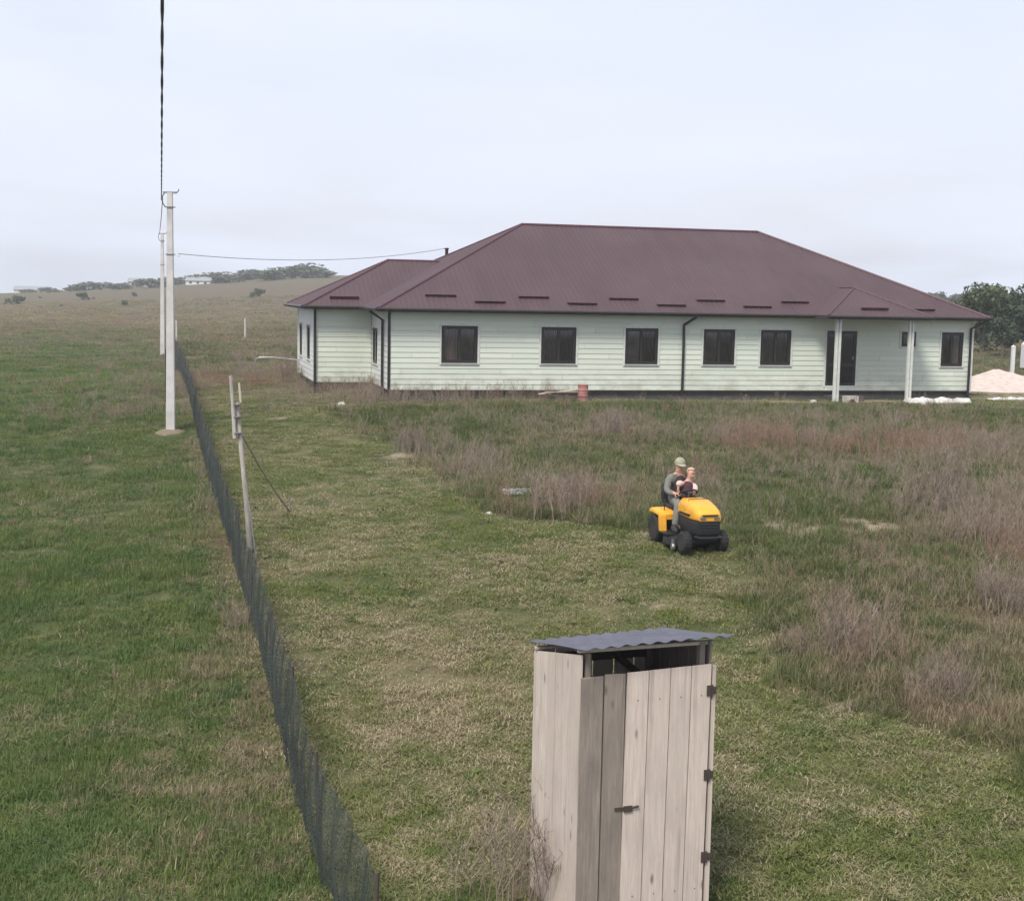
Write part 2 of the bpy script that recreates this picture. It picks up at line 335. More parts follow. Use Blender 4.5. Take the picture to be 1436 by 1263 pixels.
def link(name, me, mat=None, parent=None, loc=None):
    if mat is not None and not me.materials: me.materials.append(M[mat] if isinstance(mat, str) else mat)
    o = bpy.data.objects.new(name, me); COL.objects.link(o)
    if parent: o.parent = parent
    if loc: o.location = loc
    return o
def tag(o, label=None, cat=None, group=None, kind=None):
    if label: o['label'] = label
    if cat: o['category'] = cat
    if group: o['group'] = group
    if kind: o['kind'] = kind
    return o
def empty(name, loc, rz=0.0):
    o = bpy.data.objects.new(name, None); COL.objects.link(o); o.location = loc; o.rotation_euler = (0, 0, rz); o.empty_display_size = .2; return o
def float_attr(me, name, vals, dom='POINT'):
    a = me.attributes.new(name, 'FLOAT', dom); a.data.foreach_set('value', np.asarray(vals, dtype=np.float32))

# ------------------------------------------------------------------ field masks
UNMOWN = [(-6.4, 46.3), (-3.2, 38.6), (-1.72, 33.7), (-.23, 27.4), (1.02, 26.2), (2.5, 25.4), (3.95, 23.6), (3.92, 22.1), (3.56, 19.3), (3.78, 16.5), (4.16, 15.9),
          (4.92, 15.6), (5.55, 14.2), (8, 11.5), (40, 8), (60, 60), (30, 62), (20, 51), (-3, 47.0)]
def in_poly(x, y, P):
    x = np.asarray(x); y = np.asarray(y); r = np.zeros(x.shape, bool); n = len(P)
    for i in range(n):
        x0, y0 = P[i]; x1, y1 = P[(i+1) % n]
        if y0 == y1: continue
        c = ((y0 > y) != (y1 > y)) & (x < (x1-x0)*(y-y0)/(y1-y0)+x0); r ^= c
    return r
FENCE = [(-1.0, 10.0), (-1.56, 11.9), (-2.41, 15.2), (-3.2, 18.2), (-5.2, 25.6), (-8.5, 37.8), (-10.45, 45.), (-14.6, 60.3), (-24.6, 98.)]
def fence_x(y): return np.interp(y, [p[1] for p in FENCE], [p[0] for p in FENCE], left=-.6)
def gauss(x, y, c): return np.exp(-(((x-c[0])/c[2])**2+((y-c[1])/c[3])**2))
SOILS = [(5.5, 25.3, 1.3, .9), (6.7, 25.8, 1.1, .9), (4.15, 16.2, .55, .22), (5.6, 14.75, .8, .2), (10.2, 51.0, 2.4, .6), (16.8, 50.3, 3., 1.1), (20.5, 54.5, 4, 1.6), (13.5, 52.2, 2.2, .7),
         (-7.7, 45.0, .6, .5), (-3.1, 37.2, .6, .9), (2.4, 20.5, .5, .35), (-4.5, 17.2, .22, .22), (-10.8, 42.7, .5, .35), (21.5, 60, 5, 4)]
DRYS = [(-1.0, 18.3, 1.5, 2.6, .52), (1.6, 19.5, 1.0, 2.2, .12), (2.6, 25.8, 2.4, 2.2, -.25), (-2.5, 34, 2.5, 5, -.12), (4.2, 14.3, 1.6, 1.3, .08), (3.2, 12.6, 1.2, 1.2, -.1), (-2.3, 23.5, .8, 1.5, -.2), (-3.2, 27, 1.2, 4, .12), (6, 21, 3, 4, .10), (7.5, 17, 2.5, 3, .12), (-3.2, 13, .7, 2.5, .3), (-6.5, 20, 1.2, 3, .06)]
BROWNS = [(8.8, 28.0, 1.9, 2.4, 1.0), (9.2, 35.5, 2.6, 2.4, .95), (.85, 28.0, 1.3, 1.9, 1.0), (-.9, 33.5, .9, 2.6, .7), (4.6, 18.0, .75, 1.1, 1.0), (-2.4, 37, 1.1, 2.2, .9), (3., 40.5, 1.0, 2.2, .9), (6.6, 38, 1.5, 2.4, .85), (7.2, 19.8, .9, 1.4, .8), (8.6, 23.8, .8, 1.6, .9), (5.3, 15.9, .6, .6, .8), (3.9, 30, 1.2, 1.6, .45), (13.5, 37, 2.2, 3, .8), (6.7, 22.6, .7, 1.0, .5), (11, 44, 6, 3, .3), (0, 43, 3, 2.5, .25), (12, 25, 2, 3, .8),
          (-4.0, 48.0, 3.5, 1.1, .9), (-10.5, 62, 5, 9, .95), (-14, 80, 7, 9, .7), (-22, 100, 18, 9, .5), (-60, 150, 70, 30, .8), (-90, 230, 130, 75, .95), (-40, 330, 160, 90, .8), (30, 120, 60, 40, .5), (-8.7, 54, 1.5, 3, .6), (-14, 47, 2.5, 4, .35), (.1, 12.0, .35, .6, .9)]
def masks(x, y):
    unm = in_poly(x, y, UNMOWN)
    left = x < fence_x(y)
    soil = np.clip(sum(gauss(x, y, c) for c in SOILS), 0, 1)*.85
    brown = np.clip(sum(gauss(x, y, c)*c[4] for c in BROWNS), 0, 1)
    trk = np.sin((x*.92+y*.4)*2*np.pi/.95+1.2*np.sin(y*.31))*.13
    dry = np.where(left, .02, np.where(unm, .16, .24+trk)) + sum(gauss(x, y, c)*c[4] for c in DRYS)
    dry = dry - .12*np.clip((y-30)/30, 0, 1) + np.clip((y-95)/40, 0, 1)*.3
    # strip of dead growth at the foot of the net fence
    fd = np.abs(x-fence_x(y)+.15); dry = dry + .35*np.exp(-(fd/.28)**2)*(y < 80)
    return unm, left, soil, brown, dry

def grown(a, b, h0, growth):
    v = [a]; h = h0
    while v[-1] < b: v.append(v[-1]+h); h *= growth
    return v
def build_ground():
    xr = list(np.arange(-16, 26, .4)); xs = sorted(set([-q for q in grown(16.4, 900, .45, 1.09)])) + xr + grown(26.2, 900, .45, 1.09)
    ys = sorted([-q for q in grown(1, 60, 1.2, 1.3)]) + list(np.arange(1, 62, .4)) + grown(62.2, 1500, .45, 1.05)
    X, Y = np.meshgrid(xs, ys); Z = ground_z(X, Y); ny, nx = X.shape
    bump = np.array([[noise.fractal(Vector((x*.45, y*.45, 3.1)), 1.0, 2.0, 3) for x in X[0]] for y in Y[:, 0]]) if False else np.zeros_like(Z)
    for j in range(ny):
        yy = Y[j, 0]; amp = .045 if yy < 70 else .18
        if yy > 300: continue
        for i in range(nx):
            xx = X[j, i]
            if abs(xx) < 150: bump[j, i] = amp*noise.noise(Vector((xx*.6, yy*.6, 1.7)))
    Z = Z + bump
    idx = np.arange(ny*nx).reshape(ny, nx)
    q = np.stack([idx[:-1, :-1], idx[:-1, 1:], idx[1:, 1:], idx[1:, :-1]], -1).reshape(-1, 4)
    me = bpy.data.meshes.new('ground'); me.from_pydata(np.stack([X, Y, Z], -1).reshape(-1, 3).tolist(), [], q.tolist()); me.update()
    me.polygons.foreach_set('use_smooth', [True]*len(me.polygons))
    unm, left, soil, brown, dry = masks(X, Y)
    float_attr(me, 'dry', dry.ravel()); float_attr(me, 'soil', soil.ravel()); float_attr(me, 'brown', brown.ravel())
    o = link('ground', me, 'ground'); tag(o, 'rolling field of patchy grass and bare soil under everything', 'ground', kind='structure')
build_ground()
def gzn(x, y): return gz(x, y) + (.045*noise.noise(Vector((x*.6, y*.6, 1.7))) if y < 70 else .18*noise.noise(Vector((x*.6, y*.6, 1.7))))

# ------------------------------------------------------------------ house
HO = (-4.395, 48.271, 2.023); HR = 0.2502
H, L, D, S1, S2, W, OV = 2.85, 23.1, 12.77, 4.09, 10.6, 2.15, .45
ROWH = .19; TAN = (6.19-2.82)/(D/2+OV)
def build_house():
    root = empty('house', HO, HR); tag(root, 'long single-storey house with pale green siding and hipped brown metal roof', 'house')
    # a wall is given by its start, direction along it and outward normal; local (u, out, z)
    def wall(name, p0, du, nrm, length, ops, mat, z_top=H):
        p0 = Vector(p0); du = Vector(du); nr = Vector(nrm)
        T = lambda u, o, z: tuple(p0 + du*u + nr*o + Vector((0, 0, z)))
        mb = MB(); us = sorted(set([0, length] + [a for q in ops for a in q[:2]]))
        # backing wall with the openings left out
        zs = sorted(set([0, z_top] + [a for q in ops for a in q[2:4]]))
        for i in range(len(us)-1):
            for j in range(len(zs)-1):
                uc, zc = (us[i]+us[i+1])/2, (zs[j]+zs[j+1])/2
                if any(a < uc < b and c < zc < d for a, b, c, d in ops): continue
                c8 = [T(u, o, z) for z in (zs[j], zs[j+1]) for o in (0, -.12) for u in (us[i], us[i+1])]
                mb.add(c8, [(0, 1, 5, 4), (2, 6, 7, 3), (0, 4, 6, 2), (1, 3, 7, 5), (0, 2, 3, 1), (4, 5, 7, 6)])
        wo_ = mb.build(name, mat, root)
        nrow = int(round(z_top/ROWH))
        for r in range(nrow):
            z0, z1 = r*ROWH, (r+1)*ROWH; zc = (z0+z1)/2
            cuts = sorted([(a, b) for a, b, c, d in ops if c < zc < d]); segs = []; u = 0
            for a, b in cuts:
                if a > u+.02: segs.append((u, a))
                u = b
            if length > u+.02: segs.append((u, length))
            pieces = []
            for a, b in segs:                    # boards come in lengths, with staggered butt joints
                q = a; st = 3.66*(1+r*.37) % 3.66
                cutsx = [c_ for c_ in np.arange(-3.66+st, length, 3.66) if a+.3 < c_ < b-.3]
                for c_ in list(cutsx)+[b]: pieces.append((q, float(c_))); q = float(c_)
            for a, b in pieces:
                e = 0.003
                pr = [(.002, z0), (.025, z0), (.025, z0+.02), (.010, z1-.001), (.002, z1-.001)]
                v = [T(uu, o, z) for uu in (a+e, b-e) for o, z in pr]; n = 5
                MB().add(v, [tuple(range(n-1, -1, -1)), tuple(range(n, 2*n))] + [(i, (i+1) % n, n+(i+1) % n, n+i) for i in range(n)]).build('siding_board', mat, wo_)
        # dark drip strip under the first board
        c8 = [T(u, o, z) for z in (-.07, -.003) for o in (.034, -.1) for u in (0, length)]
        MB().add(c8, [(0, 1, 5, 4), (2, 6, 7, 3), (0, 4, 6, 2), (1, 3, 7, 5), (0, 2, 3, 1), (4, 5, 7, 6)]).build('drip_strip', 'brown', wo_)
        return T
    def opening(T, a, b, c, d, kind='window', sashes=2, light=False):
        g = lambda o0, o1, u0, u1, z0, z1: [T(u, o, z) for z in (z0, z1) for o in (o0, o1) for u in (u0, u1)]
        FC = [(0, 1, 5, 4), (2, 6, 7, 3), (0, 4, 6, 2), (1, 3, 7, 5), (0, 2, 3, 1), (4, 5, 7, 6)]
        def bxs(name, lst, mat, par):
            mb = MB()
            for q in lst: mb.add(g(*q), FC)
            return mb.build(name, mat, par)
        fw = .065
        win = bxs(kind, [(.012, -.07, a, a+fw, c, d), (.012, -.07, b-fw, b, c, d), (.012, -.07, a+fw, b-fw, d-fw, d), (.012, -.07, a+fw, b-fw, c, c+fw)], 'brown', root)
        cw = .07
        bxs('casing', [(.045, -.01, a-cw, a-.001, c-cw, d+cw), (.045, -.01, b+.001, b+cw, c-cw, d+cw), (.045, -.01, a, b, d+.001, d+cw)] + ([(.045, -.01, a, b, c-cw, c-.001)] if kind == 'window' else []), 'trim', win)
        if kind == 'window': bxs('sill', [(.075, -.01, a-.03, b+.03, c-.022, c-.004)], 'trim', win)
        iw = (b-a-2*fw); 
        for s in range(sashes):
            u0 = a+fw+iw*s/sashes; u1 = a+fw+iw*(s+1)/sashes; sf = .05
            bxs('sash', [(.004, -.05, u0+.002, u0+sf, c+fw+.002, d-fw-.002), (.004, -.05, u1-sf, u1-.002, c+fw+.002, d-fw-.002), (.004, -.05, u0+sf, u1-sf, d-fw-sf, d-fw-.002), (.004, -.05, u0+sf, u1-sf, c+fw+.002, c+fw+sf)], 'brown', win)
            MB().add([T(u0+sf, -.02, c+fw+sf), T(u1-sf, -.02, c+fw+sf), T(u1-sf, -.02, d-fw-sf), T(u0+sf, -.02, d-fw-sf)], [(0, 1, 2, 3)]).build('pane', 'glass', win)
            # folded curtain behind the glass
            n = 22; cu0, cu1 = u0+sf, u1-sf; cv = []
            for q in range(n+1):
                u = cu0+(cu1-cu0)*q/n; o = -.075+.018*math.sin(q*1.9+s)+random.uniform(-.004, .004)
                cv += [T(u, o, c+fw), T(u, o, d-fw)]
            if kind == 'window': MB().add(cv, [(2*q, 2*q+2, 2*q+3, 2*q+1) for q in range(n)]).build('curtain', 'curtain', win, smooth=True, fix=False)
        bxs('dark_backing', [(-.11, -.125, a, b, c, d)], 'dark', win)  # black board closing the opening stands in for the unlit room inside
        if kind == 'door':
            bxs('lock_rail', [(.006, -.05, a+fw, b-fw, c+.72, c+.84)], 'brown', win); bxs('handle', [(.05, .01, b-fw-.09, b-fw-.06, c+.98, c+1.12)], 'metal', win)
        return win
    Z0, Z1 = 5*ROWH, 12*ROWH
    fo = [(1.87, 3.19, Z0, Z1), (5.54, 6.86, Z0, Z1), (8.74, 10.02, Z0, Z1), (11.81, 13.07, Z0, Z1), (14.11, 15.36, Z0, Z1), (16.84, 18.10, ROWH, Z1), (20.0, 20.62, 9*ROWH, Z1), (21.74, 22.70, Z0, Z1)]
    T = wall('front_wall', (0, 0, 0), (1, 0, 0), (0, -1, 0), L, fo, 'siding')
    for i, q in enumerate(fo): opening(T, *q, kind='door' if i == 5 else 'window', sashes=1 if i == 6 else 2)
    so = [(S1-3.75, S1-2.45, 4*ROWH, 11*ROWH)]
    T = wall('side_wall', (0, S1, 0), (0, -1, 0), (-1, 0, 0), S1, so, 'siding_lit'); [opening(T, *q) for q in so]
    wf = []
    T = wall('wing_front_wall', (-W, S1, 0), (1, 0, 0), (0, -1, 0), W-.03, wf, 'siding')
    ws = [(S2-9.9, S2-8.7, 4*ROWH, 11*ROWH), (S2-6.9, S2-5.6, 4*ROWH, 11*ROWH)]
    T = wall('wing_side_wall', (-W, S2, 0), (0, -1, 0), (-1, 0, 0), S2-S1, ws, 'siding_lit'); [opening(T, *q) for q in ws]
    wall('back_wall', (L, D, 0), (-1, 0, 0), (0, 1, 0), L, [], 'siding')
    wall('end_wall', (L, 0, 0), (0, 1, 0), (1, 0, 0), D, [], 'siding_lit')
    wall('wing_back_wall', (0, S2, 0), (-1, 0, 0), (0, 1, 0), W, [], 'siding')
    # plinth
    mb = MB(); mb.box(.06, .06, -1.0, L-.06, D-.06, -.02); mb.build('plinth', 'plinth', root)
    mb = MB(); mb.box(-W+.06, S1+.06, -1.0, .05, S2-.06, -.021); wp = mb.build('wing_plinth', 'plinth', root)
    for r in range(5):                        # brick face of the wing's plinth
        for i in range(8):
            x0 = -W+.07+i*.252+(.12 if r % 2 else 0)
            MB().box(x0, S1+.035, -.13-r*.085, x0+.24, S1+.0595, -.055-r*.085, .002).build('brick', 'brick', wp)
    # roof planes as ribbed sheets: u along the eave, v up the slope
    def sheet(name, eave0, du, up, length, top, par=None, rib=.2, thick=.035):
        e = Vector(eave0); du = Vector(du); up = Vector(up); nrm = du.cross(up).normalized()
        br = sorted(set([0, length] + [b for b, _ in top])); us = list(np.arange(0, length, rib/4)) + br; us = sorted(set(round(u, 4) for u in us))
        tu = [b for b, _ in top]; tv = [v for _, v in top]; v = []; f = []
        for u in us:
            vt = max(float(np.interp(u, tu, tv)), .001); k = int(round(u/(rib/4))) % 4; h = .014 if k == 0 else (.004 if k in (1, 3) else 0)
            v += [tuple(e+du*u+nrm*h), tuple(e+du*u+up*vt+nrm*h), tuple(e+du*u-nrm*thick), tuple(e+du*u+up*vt-nrm*thick)]
        for i in range(len(us)-1):
            a, b = 4*i, 4*i+4; f += [(a, b, b+1, a+1), (a+2, a+3, b+3, b+2), (a, a+2, b+2, b)]
        return MB().add(v, f).build(name, 'roof', par or root, fix=False)
    EZ = 2.86; cs = 1/math.sqrt(1+TAN*TAN); hs = D/2+OV; ln = hs/cs          # slope length
    upf = Vector((0, cs, TAN*cs)); LL = L+2*OV
    rf = sheet('front_roof', (-OV, -OV, EZ), (1, 0, 0), upf, LL, [(0, 0), (hs, ln), (LL-hs, ln), (LL, 0)])
    sheet('back_roof', (L+OV, D+OV, EZ), (-1, 0, 0), (0, -cs, TAN*cs), LL, [(0, 0), (hs, ln), (LL-hs, ln), (LL, 0)])
    DD = D+2*OV
    sheet('hip_roof', (-OV, D+OV, EZ), (0, -1, 0), (cs, 0, TAN*cs), DD, [(0, 0), (hs, ln), (DD, 0)])
    sheet('hip_roof', (L+OV, -OV, EZ), (0, 1, 0), (-cs, 0, TAN*cs), DD, [(0, 0), (hs, ln), (DD, 0)])
    # wing roof
    wh = (S2-S1)/2+OV; wl = wh/cs; WX = -W-OV; wyl = S2+OV; wyn = S1-OV; xr = 3.6
    wlen = xr+.5-WX; sheet('wing_roof', (WX, wyn, EZ+.004), (1, 0, 0), upf, wlen, [(0, 0), (wh, wl), (wlen, wl)])
    sheet('wing_roof', (xr+.5, wyl, EZ+.004), (-1, 0, 0), (0, -cs, TAN*cs), xr+.5-WX, [(0, wl), (xr+.5-WX-wh, wl), (xr+.5-WX, 0)])
    sheet('wing_hip_roof', (WX, wyl, EZ+.004), (0, -1, 0), (cs, 0, TAN*cs), 2*wh, [(0, 0), (wh, wl), (2*wh, 0)])
    # porch roof: hipped, ridge square to the facade
    px0, px1, py = 16.05, 20.3, -1.62; ph = (px1-px0)/2; pl = ph/cs; PZ = EZ+.012
    sheet('porch_roof', (px0, py, PZ), (1, 0, 0), upf, px1-px0, [(0, 0), (ph, pl), (px1-px0, 0)])
    sheet('porch_roof', (px0, py+2*ph+1, PZ), (0, -1, 0), (cs, 0, TAN*cs), 2*ph+1, [(0, pl), (ph+1, pl), (2*ph+1, 0)])
    sheet('porch_roof', (px1, py, PZ), (0, 1, 0), (-cs, 0, TAN*cs), 2*ph+1, [(0, 0), (ph, pl), (2*ph+1, pl)])
    # ridge and hip caps
    rz = EZ+hs*TAN; A = (D/2, D/2, rz); B = (L-D/2, D/2, rz)
    def cap(p, q, r=.05, m='guard', name='ridge_cap'):
        MB().tube([Vector(p)+Vector((0, 0, .015)), Vector(q)+Vector((0, 0, .015))], r, 8).build(name, m, root, smooth=True)
    cap(A, B, .06); cap((-OV, -OV, EZ), A); cap((-OV, D+OV, EZ), A); cap((L+OV, -OV, EZ), B); cap((L+OV, D+OV, EZ), B)
    wz = EZ+wh*TAN; WA = (WX+wh, S1-OV+wh, wz); cap(WA, (WX+wh+2.1, S1-OV+wh, wz)); cap((WX, wyn, EZ), WA); cap((WX, wyl, EZ), WA)
    pz = PZ+ph*TAN; PA = (px0+ph, py+ph, pz); cap(PA, (px0+ph, py+ph+1.2, pz), .035); cap((px0, py, PZ), PA, .035); cap((px1, py, PZ), PA, .035)
    # snow guards in two staggered rows
    x = 1.35; i = 0
    while x < 21.6:
        if not (15.2 < x < 20.2):
            v = .95 if i % 2 == 0 else .5; o = Vector((-OV, -OV, EZ)) + upf*v; nrm = Vector((0, -TAN*cs, cs)); w_ = 1.12
            MB().prism([(o.y+nrm.y*.03, o.z+nrm.z*.03), (o.y+nrm.y*.10-.02, o.z+nrm.z*.10), (o.y+nrm.y*.10+.03, o.z+nrm.z*.10+.012), (o.y+.12, o.z+.12*TAN+.03)], x, x+w_).build('snow_guard', 'guard', root)
        x += 1.72; i += 1
    for x, y, v in [(-1.6, S1-OV, .55), (17.6, py, .45)]:
        o = Vector((0, y, EZ)) + upf*v; MB().prism([(o.y, o.z+.03), (o.y-.06, o.z+.13), (o.y-.01, o.z+.145), (o.y+.12, o.z+.12*TAN+.03)], x, x+1.1).build('snow_guard', 'guard', root)
    # soffits, fascia and gutters
    mb = MB(); mb.box(-OV, -OV, H-.02, L+OV, -.03, H+.0); mb.box(-OV, -.03, H-.02, -.03, S1-OV, H); mb.box(L+.03, -.03, H-.02, L+OV, D+OV, H); mb.box(-OV, D+.03, H-.02, L+.03, D+OV, H)
    mb.box(-W-OV, S1-OV+.002, H-.021, -.03, S1-.03, H-.001); mb.box(-W-OV, S1-.03, H-.021, -W-.03, S2+OV, H-.001); mb.box(px0, py, H-.03, px1, -OV-.001, H-.004); mb.build('soffit', 'soffit', root)
    mb = MB()
    for a, b in [((-OV, -OV-.012), (px0, -OV-.012)), ((px1, -OV-.012), (L+OV, -OV-.012)), ((px0, py-.012), (px1, py-.012)), ((-W-OV, S1-OV-.012), (-OV, S1-OV-.012))]:
        mb.box(a[0], a[1]-.012, H-.10, b[0], b[1]+.012, H+.03)
    for xx, a, b in [(-OV-.012, -OV, S1-OV), (-W-OV-.012, S1-OV, S2+OV), (px0-.012, py, -OV), (px1+.012, py, -OV), (L+OV+.012, -OV, D+OV)]:
        mb.box(xx-.012, a, H-.10, xx+.012, b, H+.03)
    mb.build('fascia', 'fascia', root)
    def gutter(p, q):
        MB().tube([p, q], .058, 10).build('gutter', 'brown', root, smooth=True)
    gutter((-OV-.05, -OV-.09, H-.02), (px0, -OV-.09, H-.02)); gutter((px1, -OV-.09, H-.02), (L+OV+.05, -OV-.09, H-.02)); gutter((px0-.05, py-.09, H-.02), (px1+.05, py-.09, H-.02))
    gutter((-W-OV-.05, S1-OV-.09, H-.02), (-OV-.1, S1-OV-.09, H-.02)); gutter((-OV-.09, -OV-.1, H-.02), (-OV-.09, S1-OV, H-.02)); gutter((-W-OV-.09, S1-OV-.1, H-.02), (-W-OV-.09, S2+OV, H-.02))
    def pipe(pts): MB().tube(pts, .05, 10).build('downpipe', 'brown', root, smooth=True)
    pipe([(11.3, -OV-.07, H-.05), (11.3, -OV-.07, H-.13), (11.0, -.09, H-.42), (11.0, -.09, H-.6), (11.0, -.09, -.45)])
    pipe([(L+.32, -OV-.07, H-.05), (L+.3, -OV-.07, H-.12), (L-.12, -.09, H-.42), (L-.12, -.09, -.45)])
    pipe([(-OV-.07, .95, H-.05), (-OV-.07, .95, H-.13), (-.09, .95, H-.42), (-.09, .95, -.5)])
    pipe([(-W-.02, S1-.085, H-.02), (-W-.02, S1-.085, -.5)])
    def corner(x, y, m='brown'): MB().box(x-.045, y-.045, -.06, x+.045, y+.045, H-.03).build('corner_trim', m, root)
    corner(0, 0); corner(L, 0, 'trim'); corner(-W, S2, 'trim')
    # porch posts: pale paired tubes on concrete pads
    for xx in (16.62, 19.63):
        MB().box(xx-.11, -1.4, -.32, xx-.012, -1.28, H-.04).build('porch_post', 'trim', root, bevel=.012)
        MB().box(xx+.012, -1.4, -.32, xx+.11, -1.28, H-.04).build('porch_post', 'trim', root, bevel=.012)
        MB().box(xx-.2, -1.52, -.75, xx+.2, -1.12, -.32).build('footing', 'plinth', root, bevel=.02)
    MB().box(16.8, -.75, -.75, 18.15, -.05, -.17).build('door_step', 'plinth', root, bevel=.02)
    MB().lathe([(.0, 0), (.07, 0), (.07, .35), (.1, .36), (.1, .4), (0, .42)], 12).build('roof_vent', 'brown', root).location = (3.85, 9.0, 4.9)
    return root
house = build_house()
def h2w(x, y, z):
    c, s = math.cos(HR), math.sin(HR); return (HO[0]+x*c-y*s, HO[1]+x*s+y*c, HO[2]+z)

# ------------------------------------------------------------------ outhouse
def build_outhouse():
    A = R_(18); ox, oy = .62, 11.0; zg = .0
    root = empty('outhouse', (ox, oy, zg), A); tag(root, 'narrow wooden plank outhouse with slatted door and corrugated tin roof', 'outhouse'); root.scale = (.917,)*3
    w, d, hf = 1.25, 1.30, 2.30/.917      # front height to the top of the boards
    def board(name, x0, y0, x1, y1, z0, z1, mat, par=root, j=.004):
        return MB().box(x0, y0, z0, x1, y1, z1, j).build(name, mat, par, bevel=.004)
    for x, y, zt in [(.03, .03, hf+.20), (w-.09, .03, hf+.23), (.03, d-.09, hf-.06), (w-.09, d-.09, hf-.04)]:
        board('corner_post', x, y, x+.06, y+.06, .02, zt, 'wood_grey')
    # left wall: planks with sloping tops
    n = 6; e = [0, .24, .45, .66, .88, 1.1, d]
    for i in range(n):
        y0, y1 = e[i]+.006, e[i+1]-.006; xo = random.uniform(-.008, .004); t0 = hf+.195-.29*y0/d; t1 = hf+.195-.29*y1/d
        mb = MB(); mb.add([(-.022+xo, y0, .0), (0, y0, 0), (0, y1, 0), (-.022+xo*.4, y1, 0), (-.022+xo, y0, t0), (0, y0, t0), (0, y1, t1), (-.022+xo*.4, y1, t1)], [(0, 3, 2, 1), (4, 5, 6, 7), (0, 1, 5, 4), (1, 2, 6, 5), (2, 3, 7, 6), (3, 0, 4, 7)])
        mb.build('side_plank', 'wood_pale_lit', root, bevel=.004)
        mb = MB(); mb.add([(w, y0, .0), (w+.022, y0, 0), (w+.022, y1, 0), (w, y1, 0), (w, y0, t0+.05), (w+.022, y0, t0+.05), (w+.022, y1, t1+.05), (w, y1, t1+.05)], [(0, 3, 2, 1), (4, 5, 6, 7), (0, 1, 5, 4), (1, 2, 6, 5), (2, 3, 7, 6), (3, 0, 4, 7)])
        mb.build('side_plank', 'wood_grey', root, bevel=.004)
    x = 0; k = 0
    while x < w-.05:
        x1 = min(w, x+random.uniform(.19, .23)); board('back_plank', x+.004, d, x1-.008, d+.02, 0, hf-.045+random.uniform(-.02, .01), 'wood_pale_lit'); x = x1  # paler colour stands in for light inside the gap above the door
    # two weathered boards left of the door
    tilt = .045
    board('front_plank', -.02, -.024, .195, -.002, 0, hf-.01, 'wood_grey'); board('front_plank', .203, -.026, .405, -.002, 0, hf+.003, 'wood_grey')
    # door, hung on the right
    door = empty('door', (0, 0, 0)); door.parent = root
    xs = [.418, .635, .85, 1.06, 1.262]
    for i in range(4):
        mb = MB(); a, b = xs[i]+.003, xs[i+1]-.004; t = hf+.008+.035*(a-.4), hf+.008+.035*(b-.4)
        sh = -.018
        mb.add([(a+sh, -.034, .05), (b+sh, -.034, .05), (b+sh, -.010, .05), (a+sh, -.010, .05), (a, -.034, t[0]), (b, -.034, t[1]), (b, -.010, t[1]), (a, -.010, t[0])], [(0, 3, 2, 1), (4, 5, 6, 7), (0, 1, 5, 4), (1, 2, 6, 5), (2, 3, 7, 6), (3, 0, 4, 7)])
        mb.build('door_plank', 'wood_new', door, bevel=.003)
    for z in (.35, hf-.3): board('door_batten', .44, -.0095, 1.22, .012, z, z+.1, 'wood_grey', door)
    board('hinge_post', 1.272, -.03, 1.315, .03, 0, hf+.02, 'wood_pale_lit')
    for z in (hf-.21, hf-.21-.66*1.22, hf-.21-1.6): 
        MB().box(1.215, -.044, z-.05, 1.27, -.035, z+.05).box(1.27, -.046, z-.035, 1.305, -.031, z+.035).tube([(1.268, -.045, z-.055), (1.268, -.045, z+.055)], .008, 8).build('hinge', 'rust', door)
    lz = hf-1.26
    MB().box(.33, -.040, lz-.012, .42, -.028, lz+.014).box(.415, -.048, lz-.032, .50, -.0345, lz+.024).tube([(.49, -.045, lz+.005), (.56, -.048, lz+.015)], .010, 8).build('latch', 'rust', door)
    # lintels in the gap and a diagonal brace seen through it
    board('rail', .09, .035, w-.09, .075, hf-.12, hf-.03, 'wood_dark'); board('rail', .09, d-.06, w-.09, d-.025, hf-.22, hf-.12, 'wood_dark')
    MB().tube([(.62, d-.07, hf+.0), (1.1, d-.07, hf-.4)], .035, 4).build('brace', 'wood_dark', root)
    board('roof_batten', -.03, .04, w+.07, .09, hf+.205, hf+.238, 'wood_pale_lit'); board('roof_batten', -.04, d-.12, w+.06, d-.07, hf-.06, hf-.027, 'wood_pale_lit')
    board('roof_batten', -.026, -.05, .028, d+.1, hf+.10, hf+.14, 'wood_pale_lit') if False else None
    # corrugated sheet: waves run front to back
    nx, ny = 90, 6; x0, x1, y0, y1 = -.05, w+.16, -.17, d+.13; v = []; f = []
    for s, top in ((0, 1), (1, 0)):
        for j in range(ny+1):
            for i in range(nx+1):
                x = x0+(x1-x0)*i/nx; y = y0+(y1-y0)*j/ny
                z = hf+.262-.255*(y/d)+.03*(x/w)+.010*math.sin(2*math.pi*x/.152)-(0 if top else .004) + .006*math.sin(x*2.1+y*3)
                v.append((x, y, z))
    N = (nx+1)*(ny+1)
    for j in range(ny):
        for i in range(nx):
            a = j*(nx+1)+i; f.append((a, a+1, a+nx+2, a+nx+1)); f.append((N+a, N+a+nx+1, N+a+nx+2, N+a+1))
    for i in range(nx): f += [(i, N+i, N+i+1, i+1), (ny*(nx+1)+i, ny*(nx+1)+i+1, N+ny*(nx+1)+i+1, N+ny*(nx+1)+i)]
    MB().add(v, f).build('tin_roof', 'tin', root, smooth=True, fix=False)
    # nail heads along the door battens
    for z in (.4, hf-.25):
        for i in range(4):
            MB().lathe([(.006, -.0375), (.004, -.039), (0, -.0395)], 6, 'Y', ((xs[i]+xs[i+1])/2, 0, z)).build('nail', 'rust', door)
build_outhouse()

